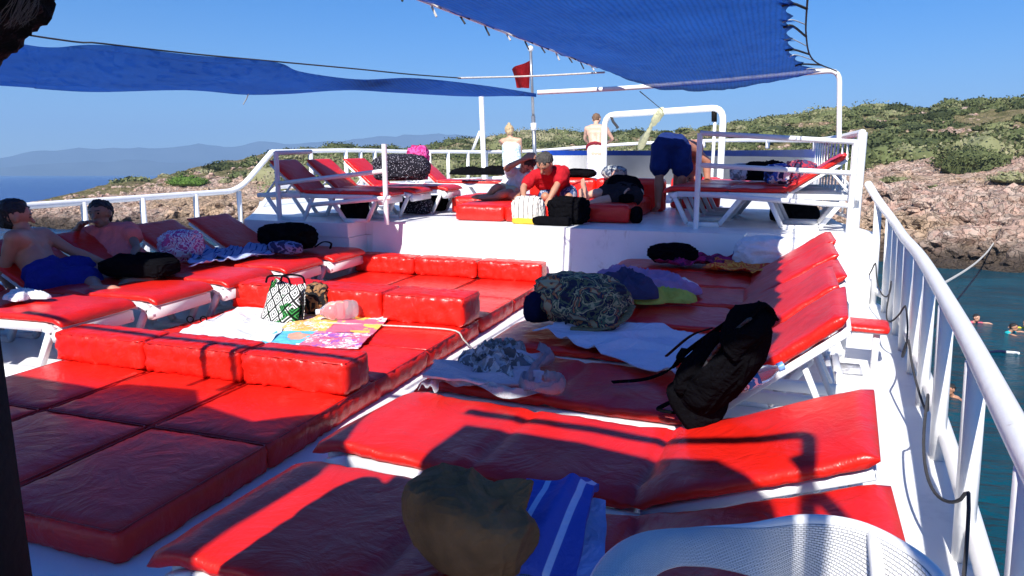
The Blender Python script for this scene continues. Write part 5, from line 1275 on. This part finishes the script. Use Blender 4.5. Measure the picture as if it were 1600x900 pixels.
for px, py, y, sz, lab in ((555, 345, 7.3, (.30, .22, .24), 'black bag standing under the nearest left foredeck lounger'), (680, 330, 8.6, (.32, .22, .20), 'black box-shaped bag under the third left foredeck lounger'), (1240, 350, 8.6, (.50, .30, .20), 'black bag under the right foredeck loungers')):
    c = U(px, py, y=y); tag(obj('black_bag', blob(V((c.x, y, .652)), sz, 0, int(px), .05, 4, .2, 5, .5, .02), BLACKC, sharp=90), lab, 'bag')
c = U(640, 345, y=7.9); tag(obj('patterned_bag', blob(V((c.x, 8.1, .652)), (.40, .24, .20), 0, 75, .1, 4, .2, 5, .6, .04), DOT, sharp=90), 'dark patterned bag under the dotted bag lounger', 'bag')
t = thing('striped_tote', 'white beach tote with dark and yellow stripes in front of the kneeling man', 'tote bag', U(826, 346, y=7.45))
c = U(826, 346, y=7.45); c.z = .652
obj('bag', blob(c, (.34, .20, .30), 0, 77, .10, 5, .2, 5, .6, .06), pattern('yellow_black_stripes', 'stripes', [(.74, .72, .66), (.05, .05, .06)], 6), t, sharp=90)
obj('base', blob(c-V((0, .02, 0)), (.33, .19, .07), 0, 78, .05, 5, .2, 4, .5, .02), cloth_m('yellow_canvas', (.75, .48, .05)), t, sharp=90)
t = thing('black_shoes', 'black bag and shoes heaped beside the striped tote', 'bag', U(880, 345, y=7.5)); c = U(876, 345, y=7.42); c.z = .652
obj('bag', blob(c+V((.06, .12, 0)), (.42, .25, .28), 0, 79, .15, 5, .2, 5, .7, .08), BLACKC, t, sharp=90)
for dx in (-.14, .02): obj('shoe', blob(c+V((dx, -.10, 0)), (.26, .11, .10), R(5), 80+int(dx*10), .05, 5, .2, 4, .7, .03), BLACKC, t, sharp=90)
c = U(985, 322, y=8.1); tag(obj('black_bag', blob(V((c.x-.05, 8.1, .845)), (.16, .2, .10), 0, 83, .1, 5, .2, 4, .7, .05), BLACKC, sharp=90), 'small shiny black bag by the lying person on the edge of the pad', 'bag')
c = U(990, 330, y=7.85); tag(obj('black_pouch', blob(V((c.x+.03, 7.86, .652)), (.12, .16, .18), 0, 84, .1, 5, .2, 4, .7, .05), BLACKC, sharp=90), 'black pouch standing on the deck in front of the shaded pad', 'pouch')
for px, y, z, sz, m, lab, nm in ((905, 9.42, 1.06, (.42, .2, .12), BLACKC, 'black bag on top of the red bolster', 'black_bag'), (765+90, 9.42, 1.06, (.0, .0, .0), None, '', '')):
    if m:
        c = U(px, 275, y=y); tag(obj(nm, blob(V((c.x, y, z)), sz, 0, 85, .1, 5, .2, 4, .7, .05), m, sharp=90), lab, 'bag')
H_ = 1.07
def on_h(px, y, sz, m, lab, nm, cat, sd, z=1.075):
    c = U(px, 290, y=y); tag(obj(nm, blob(V((c.x, y, z)), sz, R(8), sd, .12, 5, .25, 5, .65, .07), m, sharp=90), lab, cat)
on_h(1158, 8.95, (.26, .22, .20), pattern('grey_white_print', 'camo', [(.6, .62, .68), (.25, .27, .32), (.6, .62, .68)], 10), 'grey and white bundled towel on the right foredeck lounger', 'towel_bundle', 'towel', 91)
on_h(1183, 8.95, (.34, .24, .22), BLACKC, 'black bag beside the grey bundled towel', 'black_bag', 'bag', 92)
on_h(1214, 8.2, (.26, .24, .21), pattern('blue_circle_print', 'camo', [(.02, .03, .10), (.03, .10, .45), (.55, .58, .65), (.02, .03, .10)], 8), 'bag with blue and white print on the nearest right foredeck lounger', 'printed_bag', 'bag', 93)
on_h(1248, 8.25, (.30, .26, .24), pattern('navy_red_print', 'camo', [(.03, .03, .08), (.35, .03, .06), (.05, .05, .12), (.45, .10, .12)], 12), 'navy and red patterned bag against the raised red back', 'patterned_bag', 'bag', 94)
tag(obj('dark_cloth', heap(V((.0, 9.0, 1.12)), (.4, .3, .2), 0, 95, 5), BLACKC, sharp=90), 'black cloth peaked over the bags on the right foredeck loungers', 'cloth')
# white bundled fabric behind the last lounger backs
c = U(1225, 385, z=.45)
tag(obj('white_bundle', blob(V((c.x-.05, 6.75, .3)), (.80, .42, .42), R(-4), 97, .08, 4, .3, 5, .7, .05), WHITEC, sharp=90), 'large bundled white sheet behind the farthest lounger of the right row', 'sheet')
# paper notice and small white fan on the deck
bm = bmesh.new(); c = U(1328, 575, z=.02); box(bm, (c.x-.07, c.y-.10, .004), (c.x+.07, c.y+.12, .020), .003); tag(obj('folded_paper', bm, simple('grey_print', (.45, .46, .50), .7, .5, 30)), 'small grey printed card on the white deck near the curved railing', 'card')
# ================================================================== WICKER CHAIR
def wicker():
    m, N, L, B = new_mat('white_wicker')
    tc = nd(N, 'ShaderNodeTexCoord'); u = tc.outputs['UV']
    mp = nd(N, 'ShaderNodeMapping'); mp.inputs['Scale'].default_value = (1, 1, 1); L.new(u, mp.inputs['Vector'])
    br = nd(N, 'ShaderNodeTexBrick'); br.inputs['Scale'].default_value = 1; br.inputs['Mortar Size'].default_value = .05; br.inputs['Mortar Smooth'].default_value = 1; br.inputs['Brick Width'].default_value = .8; br.inputs['Row Height'].default_value = .32
    br.inputs['Color1'].default_value = (.80, .80, .80, 1); br.inputs['Color2'].default_value = (.74, .75, .76, 1); br.inputs['Mortar'].default_value = (.50, .52, .55, 1)
    L.new(mp.outputs[0], br.inputs['Vector']); L.new(br.outputs['Color'], B.inputs['Base Color'])
    b = nd(N, 'ShaderNodeBump', Strength=1, Distance=.004); b.invert = True; L.new(br.outputs['Fac'], b.inputs['Height']); L.new(b.outputs['Normal'], B.inputs['Normal']); B.inputs['Roughness'].default_value = .45
    return m
WIC = wicker()
def uvgrid(name, f, n, m, su, sv, parent, thick=.006):
    bm = bmesh.new(); uv = bm.loops.layers.uv.new('UVMap'); g = [[bm.verts.new(f(i/n, j/m)) for j in range(m+1)] for i in range(n+1)]
    for i in range(n):
        for j in range(m):
            fc = bm.faces.new((g[i][j], g[i+1][j], g[i+1][j+1], g[i][j+1]))
            for lp_, (a, b) in zip(fc.loops, ((i, j), (i+1, j), (i+1, j+1), (i, j+1))): lp_[uv].uv = (a/n*su, b/m*sv)
    o = obj(name, bm, WIC, parent, sharp=80); s = o.modifiers.new('s', 'SOLIDIFY'); s.thickness = thick; return o
t = thing('wicker_chair', 'white woven wicker armchair in the bottom right foreground', 'armchair', (.10, .85, 0))
# rim line: far arm from lower left, rising and running into the back on the right
RIM = catmull([U(905, 960, z=.66), U(945, 880, z=.67), U(1000, 842, z=.68), U(1085, 832, z=.70), U(1170, 826, z=.74), U(1250, 813, z=.78), U(1330, 820, z=.80), U(1400, 850, z=.80), U(1465, 900, z=.79), U(1500, 980, z=.77)], 6)
INR = catmull([U(985, 975, z=.66), U(1010, 900, z=.67), U(1055, 872, z=.67), U(1120, 872, z=.68), U(1190, 890, z=.68), U(1250, 940, z=.60), U(1290, 1000, z=.55), U(1330, 1080, z=.52), U(1380, 1150, z=.50), U(1420, 1220, z=.48)], 6)
uvgrid('woven_shell', lambda u, v: (lambda a, b: a.lerp(b, v)+V((0, 0, .018*math.sin(v*math.pi)*(1-u*.5)-.02*v)))(lp(RIM, u), lp(INR, u)), 70, 20, 60, 12, t, .012)
bm = bmesh.new(); tube(bm, RIM, .011, 10); obj('rim', bm, WHITE, t)
uvgrid('seat', lambda u, v: V((-.22+.46*u, .42+.44*v, .42-.01*math.sin(u*3.1)*math.sin(v*3.1))), 16, 16, 26, 26, t, .02)
for x, y in ((-.2, .44), (.24, .44), (-.2, .84), (.24, .84)):
    bm = bmesh.new(); tube(bm, [(x, y, 0), (x, y, .41)], .016, 8); obj('leg', bm, WHITE, t)
for a, b in (((.24, .84, .41), lp(RIM, .72)), ((.24, .44, .41), lp(RIM, .97))):
    bm = bmesh.new(); tube(bm, [a, b], .012, 8); obj('upright', bm, WHITE, t)
# ================================================================== PEOPLE
CAMD = V((math.sin(-YAW), math.cos(YAW), 0))     # horizontal view direction
RGT = V((math.cos(YAW), math.sin(YAW), 0))
def JJ(d):
    out = {}
    for k, v in d.items(): out[k] = U(v[0], v[1], y=v[2]) if len(v) == 3 else V(v[1:])
    return out
def foot(j, L, d, ln=.19, dz=-.06):
    a = j['an'+L]; j['to'+L] = a+V(d).normalized()*ln*.85+V((0, 0, dz))
# --- bending man
NAVYSH = cloth_m('navy_blue_shorts', (.012, .028, .13))
hip = U(1048, 232, y=8.95)
j = {'hipL': hip+V((-.11, 0, 0)), 'hipR': hip+V((.12, .02, -.02)), 'pelvis': hip+V((0, .02, .04)), 'chest': hip+V((.16, .34, -.0)), 'neck': hip+V((.20, .52, -.16)), 'head': hip+V((.21, .58, -.32))}
j['knL'] = V((-1.25, 8.90, 1.12)); j['anL'] = V((-1.27, 8.98, .74)); j['knR'] = V((-.98, 8.92, 1.11)); j['anR'] = V((-1.06, 9.25, .74))
j['shL'] = j['neck']+V((-.17, -.03, -.02)); j['shR'] = j['neck']+V((.18, -.06, .0)); j['elL'] = j['shL']+V((-.02, .05, -.27)); j['elR'] = j['shR']+V((.03, -.02, -.28)); j['haL'] = j['elL']+V((.05, .03, -.22)); j['haR'] = j['elR']+V((-.05, .0, -.24))
foot(j, 'L', (-.35, .9, 0)); foot(j, 'R', (0, 1, 0))
person('person', 'barefoot man in navy shorts bending over away from us on the foredeck', j, SK_D, HAIR_D, clothes=[('shorts', 'shorts', NAVYSH, dict(length=.66, inf=.030, seed=2, wr=.014, ws=6))], face=V((0, .3, -1)), base=(-1.1, 9.2, .65))
# --- shirtless man leaning on the bow rail
hy = 16.0; hp = U(932, 240, y=hy)
j = {'pelvis': hp, 'hipL': hp+V((-.11, 0, -.05)), 'hipR': hp+V((.11, 0, -.05)), 'chest': U(931, 208, y=hy+.12), 'neck': U(931, 194, y=hy+.20), 'head': U(932, 187.5, y=hy+.34)}
j['knL'] = j['hipL']+V((-.01, .02, -.38)); j['anL'] = V((j['hipL'].x, hy, .73)); j['knR'] = j['hipR']+V((.0, .02, -.38)); j['anR'] = V((j['hipR'].x, hy, .73))
j['shL'] = U(917, 201, y=hy+.16); j['shR'] = U(947, 201, y=hy+.16); j['elL'] = U(914, 216, y=hy+.3); j['elR'] = U(957, 217, y=hy+.3); j['haL'] = U(920, 224, y=hy+.6); j['haR'] = U(950, 222, y=hy+.6)
foot(j, 'L', (0, 1, 0)); foot(j, 'R', (0, 1, 0))
person('person', 'shirtless man with a towel round his waist leaning on the bow rail', j, SK_P, HAIR_G, clothes=[('waist_towel', 'wrap', pattern('white_lilac_towel', 'camo', [(.70, .68, .74), (.55, .50, .62), (.72, .70, .76)], 6), dict(top=.16, bottom=1.6, r=.125)), ('waistband', 'band', cloth_m('dark_red_towel', (.20, .02, .03)), {})], face=V((0, 1, -.15)), s=1.05, voxel=.014, base=(hp.x, hy, .65))
# --- woman in a towel
hy = 14.6; hp = U(800, 248, y=hy)
j = {'pelvis': hp, 'hipL': hp+V((-.10, 0, -.05)), 'hipR': hp+V((.10, 0, -.05)), 'chest': U(799, 227, y=hy), 'neck': U(797, 214, y=hy), 'head': U(796, 205, y=hy+.02)}
for L in 'LR': j['kn'+L] = j['hip'+L]+V((0, 0, -.36)); j['an'+L] = V((j['hip'+L].x, hy, .73))
j['shL'] = U(785, 220, y=hy); j['shR'] = U(812, 219, y=hy); j['elL'] = U(781, 221, y=hy+.28); j['elR'] = U(814, 237, y=hy+.1); j['haL'] = U(788, 228, y=hy+.35); j['haR'] = U(806, 243, y=hy+.3)
foot(j, 'L', (0, 1, 0)); foot(j, 'R', (0, 1, 0))
person('person', 'blond woman seen from behind wrapped in a pale floral towel at the bow rail', j, SK_F, HAIR_B, sex='f', bun=True, clothes=[('towel', 'wrap', pattern('pale_floral_towel', 'camo', [(.66, .74, .80), (.25, .38, .50), (.70, .74, .76), (.45, .60, .66), (.70, .74, .76)], 12), dict(top=.85, bottom=1.0, r=.13))], face=V((-.4, 1, -.1)), s=1.0, voxel=.014, base=(hp.x, hy, .65))
# --- kneeling man in red
hy = 8.0
REDSH = cloth_m('red_tshirt', (.42, .012, .02)); DENIM = pattern('blue_board_shorts', 'camo', [(.03, .06, .17), (.03, .06, .17), (.35, .40, .50), (.03, .06, .17)], 9)
j = JJ({'head': (851, 257, 7.80), 'neck': (858, 266, 7.98), 'chest': (862, 281, 8.10), 'pelvis': (874, 303, 8.45), 'hipL': (862, 305, 8.42), 'hipR': (888, 303, 8.42), 'shL': (836, 275, 7.98), 'shR': (880, 269, 7.98), 'elL': (818, 292, 7.82), 'elR': (870, 290, 7.80), 'haL': (818, 306, 7.66), 'haR': (858, 312, 7.66), 'knL': (852, 318, 8.0), 'knR': (888, 316, 8.0), 'anL': (862, 318, 8.40), 'anR': (893, 316, 8.42)})
for L in 'LR':
    j['kn'+L].z = .90; j['an'+L].z = .89; j['to'+L] = j['an'+L]+V((0, .14, -.01))
person('person', 'grey-haired man in a red t-shirt kneeling forward over a striped tote on the red pads', j, SK_M, simple('greying_hair', (.05, .045, .04), .6, .4, 40, .6, 120), clothes=[('tshirt', 'shirt', REDSH, dict(sleeve=.62, inf=.020, seed=5)), ('shorts', 'shorts', DENIM, dict(length=.8, inf=.018, seed=4))], face=V((-.15, -.8, -.75)), up=V((0, -.7, .75)), base=(j['pelvis'].x, 8.3, .84))
# --- man in a white shirt, hand on his head
j = JJ({'head': (823, 258, 8.55), 'neck': (817, 268, 8.62), 'chest': (811, 281, 8.65), 'pelvis': (797, 300, 8.65), 'hipL': (789, 302, 8.60), 'hipR': (804, 304, 8.60), 'shL': (803, 270, 8.62), 'shR': (829, 278, 8.55), 'elL': (791, 263, 8.45), 'haL': (818, 249, 8.42), 'elR': (826, 292, 8.45), 'haR': (812, 300, 8.32), 'knL': (778, 293, 8.25), 'knR': (786, 303, 8.15), 'anL': (762, 313, 8.25), 'anR': (772, 312, 8.1)})
j['hdL'] = V((.8, .1, .35))
for L in 'LR': j['an'+L].z = max(.87, j['an'+L].z); j['to'+L] = j['an'+L]+V((-.16, -.06, -.01))
person('person', 'man in a white t-shirt with one hand on his head behind the man in red', j, SK_M, HAIR_D, clothes=[('tshirt', 'shirt', cloth_m('white_tshirt', (.70, .70, .70), .05), dict(sleeve=.5, inf=.018, seed=7)), ('shorts', 'shorts', cloth_m('pale_yellow_shorts', (.60, .58, .35)), dict(length=.35, inf=.016, seed=4))], face=V((.15, -1, -.25)), base=(j['pelvis'].x, 8.6, .84))
# --- lying person
j = JJ({'head': (965, 277, 9.05), 'neck': (970, 283, 8.92), 'chest': (976, 289, 8.75), 'pelvis': (978, 304, 8.35), 'hipL': (966, 303, 8.32), 'hipR': (990, 307, 8.32), 'shL': (956, 286, 8.85), 'shR': (992, 290, 8.82), 'elL': (945, 296, 8.60), 'elR': (1002, 302, 8.55), 'haL': (955, 298, 8.40), 'haR': (982, 301, 8.25), 'knL': (938, 301, 8.10), 'knR': (948, 312, 8.02), 'anL': (915, 306, 7.98), 'anR': (912, 322, 7.82)})
for L in 'LR': j['to'+L] = j['an'+L]+V((-.03, -.03, .17))
person('person', 'person in black clothes lying on the red pads with bare feet towards us', j, SK_P, HAIR_G, clothes=[('top', 'shirt', BLACKC, dict(sleeve=.6, inf=.016, seed=7)), ('shorts', 'shorts', cloth_m('charcoal_shorts', (.03, .025, .03)), dict(length=.75, inf=.016, seed=4))], face=V((0, -.3, 1)), up=V((0, 1, .15)), base=(j['pelvis'].x, 8.35, .86))
c = U(962, 270, y=9.3)
tag(obj('cloth_bundle', blob(V((c.x, 9.22, 1.055)), (.30, .22, .17), 0, 98, .08, 5, .2, 5, .75, .05), pattern('grey_blue_print', 'camo', [(.30, .34, .38), (.06, .08, .13), (.40, .42, .40)], 12), sharp=90), 'grey and blue patterned bundle behind the head of the lying person', 'bundle')
# --- shirtless man on the left
j = JJ({'head': (24, 340, 4.20), 'neck': (38, 362, 4.22), 'chest': (45, 388, 4.22), 'pelvis': (78, 440, 4.15), 'hipL': (72, 446, 4.10), 'hipR': (86, 432, 4.30), 'shL': (20, 372, 4.0), 'shR': (68, 366, 4.42), 'elL': (5, 425, 4.0), 'haL': (20, 455, 4.1), 'elR': (112, 392, 4.50), 'haR': (165, 412, 4.62), 'knL': (140, 440, 4.35), 'knR': (140, 418, 4.60), 'anL': (155, 452, 4.15), 'anR': (168, 440, 4.5)})
j['hdR'] = V((.8, .4, -.25)); j['toL'] = j['anL']+V((.17, .03, 0)); j['toR'] = j['anR']+V((.17, .05, -.01))
person('person', 'shirtless man in blue shorts reclining with his back to us beside the black pillar', j, SK_D, HAIR_D, clothes=[('shorts', 'shorts', cloth_m('royal_blue_shorts', (.014, .020, .20)), dict(length=.88, inf=.030, seed=12))], face=V((.5, .8, 0)), up=V((.1, .1, 1)), s=1.12, voxel=.010, base=(j['pelvis'].x, j['pelvis'].y, .41))
# --- woman in coral
j = JJ({'head': (157, 336, 5.05), 'neck': (166, 357, 5.08), 'chest': (176, 378, 5.08), 'pelvis': (196, 412, 5.0), 'hipL': (186, 414, 4.98), 'hipR': (206, 414, 5.02), 'shL': (143, 368, 5.0), 'shR': (203, 360, 5.15), 'elL': (104, 376, 4.95), 'haL': (126, 352, 4.88), 'elR': (214, 388, 5.0), 'haR': (206, 404, 4.85), 'knL': (225, 420, 4.60), 'knR': (262, 412, 4.75), 'anL': (190, 444, 4.45), 'anR': (225, 438, 4.5)})
j['hdL'] = V((.55, -.2, .25)); j['toL'] = j['anL']+V((-.16, -.03, -.01)); j['toR'] = j['anR']+V((-.10, -.12, -.01))
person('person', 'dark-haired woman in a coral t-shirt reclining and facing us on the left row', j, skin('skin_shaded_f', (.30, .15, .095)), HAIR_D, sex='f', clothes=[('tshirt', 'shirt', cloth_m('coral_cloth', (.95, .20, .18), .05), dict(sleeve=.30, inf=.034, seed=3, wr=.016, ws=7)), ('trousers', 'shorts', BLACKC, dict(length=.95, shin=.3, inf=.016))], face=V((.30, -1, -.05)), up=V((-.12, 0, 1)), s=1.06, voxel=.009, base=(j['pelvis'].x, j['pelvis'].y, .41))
# --- person beside the camera, only the head reaches into the frame
hc = U(-112, -40, d=.86); lf = -RGT
j = {'head': hc, 'neck': hc+lf*.10+V((0, 0, -.14)), 'chest': hc+lf*.24+V((0, 0, -.38)), 'pelvis': hc+lf*.30+V((0, 0, -.78))}
j['shL'] = j['chest']+V((-.05, -.17, .16)); j['shR'] = j['chest']+V((-.03, .17, .15)); j['elL'] = j['shL']+V((0, -.05, -.28)); j['elR'] = j['shR']+V((-.02, .04, -.28)); j['haL'] = j['elL']+V((.05, 0, -.24)); j['haR'] = j['elR']+V((0, -.05, -.24))
j['hipL'] = j['pelvis']+V((0, -.1, -.04)); j['hipR'] = j['pelvis']+V((0, .1, -.04))
for L in 'LR': j['kn'+L] = V((j['hip'+L].x, j['hip'+L].y, .46)); j['an'+L] = V((j['hip'+L].x, j['hip'+L].y, .08)); j['to'+L] = j['an'+L]+V((.16, 0, -.05))
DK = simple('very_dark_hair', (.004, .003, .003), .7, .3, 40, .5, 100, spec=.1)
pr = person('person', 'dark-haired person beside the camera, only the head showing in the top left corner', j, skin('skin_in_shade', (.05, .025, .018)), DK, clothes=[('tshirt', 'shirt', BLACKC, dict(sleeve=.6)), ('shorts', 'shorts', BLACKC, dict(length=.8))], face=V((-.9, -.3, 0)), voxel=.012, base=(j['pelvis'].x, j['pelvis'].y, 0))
rnw = random.Random(5); bm = bmesh.new(); g0 = [bm]
for k in range(34):
    x0 = rnw.uniform(20, 62); d_ = .80+rnw.uniform(-.04, .04)
    pts = [U(-10+rnw.uniform(-10, 10), -90, d=d_), U(x0*.8, -45, d=d_), U(x0, -6+rnw.uniform(-6, 6), d=d_), U(x0-rnw.uniform(2, 22), 14+rnw.uniform(0, 14), d=d_), U(x0-rnw.uniform(12, 32), rnw.uniform(30, 46), d=d_)]
    tube(bm, pts, lambda t: .0007*(1-t*.6), 4, 4)
wisp = obj('hair_wisps', bm, simple('loose_hair', (.03, .014, .008), .5, .3, 30), pr)
# ================================================================== SWIMMERS (world frame)
BOATN = len(BOAT)
def Wp(px, py, z=0):
    r = ray(px, py, PW); t = (z-HW)/r.z; return V((0, 0, HW))+r*t
def swimmer(px, py, label, top, face, skinm, s=1.0):
    p = Wp(px, py, .12); side = V((face[1], -face[0], 0)).normalized(); f = V(face).normalized()
    j = {'head': p+V((0, 0, .04)), 'neck': p-f*.06+V((0, 0, -.09)), 'chest': p-f*.2+V((0, 0, -.24)), 'pelvis': p-f*.5+V((0, 0, -.55))}
    for L, q in (('L', -1), ('R', 1)):
        j['sh'+L] = p-f*.08+side*q*.17+V((0, 0, -.16)); j['el'+L] = j['sh'+L]+side*q*.18+f*.16+V((0, 0, .04)); j['ha'+L] = j['el'+L]+f*.20+side*q*.05+V((0, 0, -.04))
        j['hip'+L] = j['pelvis']+side*q*.1; j['kn'+L] = j['hip'+L]-f*.3-V((0, 0, .25)); j['an'+L] = j['kn'+L]-f*.35-V((0, 0, .1)); j['to'+L] = j['an'+L]-f*.15
    n0 = len(BOAT)
    cl = [('swim_top', 'shirt', top, dict(sleeve=.25, inf=.012))] if top else []
    r = person('person', label, j, skinm, HAIR_D, clothes=cl, face=f, up=V((0, 0, 1)), s=s, voxel=.014, base=(p.x, p.y, -.3)); del BOAT[n0:]
    return r
swimmer(1484, 612, 'swimmer with dark hair and bare arms in the water nearest the railing', None, (-.5, -.6, 0), SK_M)
swimmer(1526, 499, 'swimmer partly hidden behind the top rail in the water', cloth_m('pink_swim_top', (.5, .1, .14)), (.4, -.8, 0), SK_F)
swimmer(1584, 514, 'swimmer in a turquoise top in the water near the right edge', cloth_m('turquoise_top', (.02, .40, .42)), (.8, -.5, 0), SK_M)
swimmer(1603, 508, 'swimmer with a yellow top at the very right edge of the water', cloth_m('yellow_top', (.65, .55, .05)), (-.5, -.5, 0), SK_M)
p = Wp(1585, 551, .02); q = Wp(1558, 549, .0)
t = thing('pool_noodle', 'dark and pale floating tube on the water below the turquoise swimmer', 'float', p, boat=False)
bm = bmesh.new(); tube(bm, [Wp(1592, 552, .03), p, Wp(1572, 550, .03)], .035, 8, 3); obj('pale_end', bm, WHITEC, t)
bm = bmesh.new(); tube(bm, [Wp(1572, 550, .03), Wp(1560, 549, .02), Wp(1546, 551, .0)], .035, 8, 3); obj('dark_end', bm, NAVY, t)
# ================================================================== FINISH
for o in BOAT:
    o.matrix_basis = M_BOAT @ o.matrix_basis
cam = bpy.data.objects.new('camera', bpy.data.cameras.new('camera')); COL.objects.link(cam); C.camera = cam
cam.data.lens = FPX/1600*36; cam.data.sensor_width = 36; cam.data.clip_start = .05; cam.data.clip_end = 20000
cam.location = (0, 0, HW); cam.rotation_euler = (R(90)-PW, 0, YAW)
sd = M_BOAT.to_3x3() @ V((math.sin(TH)*math.cos(EL), math.cos(TH)*math.cos(EL), -math.sin(EL)))
sun = bpy.data.objects.new('sun', bpy.data.lights.new('sun', 'SUN')); COL.objects.link(sun)
sun.data.energy = 5.0; sun.data.angle = R(.53); sun.data.color = (1, .95, .88)
sun.rotation_euler = sd.to_track_quat('-Z', 'Y').to_euler(); sun.location = (0, -10, 30)
w = bpy.data.worlds.new('World'); C.world = w; w.use_nodes = True; N = w.node_tree.nodes; L = w.node_tree.links
bg = N['Background']; sk = N.new('ShaderNodeTexSky'); sk.sky_type = 'NISHITA'; sk.sun_disc = False
sk.sun_elevation = math.asin(-sd.z); sk.sun_rotation = math.atan2(-sd.x, -sd.y); sk.air_density = 1.0; sk.dust_density = .0; sk.ozone_density = 6.0; sk.altitude = 0
hsv = N.new('ShaderNodeHueSaturation'); hsv.inputs['Saturation'].default_value = 1.45; hsv.inputs['Hue'].default_value = .512; L.new(sk.outputs[0], hsv.inputs['Color']); L.new(hsv.outputs[0], bg.inputs['Color']); bg.inputs['Strength'].default_value = .072
C.view_settings.view_transform = 'Standard'; C.view_settings.look = 'None'; C.view_settings.exposure = .95; C.view_settings.gamma = 1
C.render.engine = 'CYCLES'
C.cycles.volume_bounces = 0; C.cycles.max_bounces = 8
try: C.cycles.volume_step_rate = 5
except Exception: pass
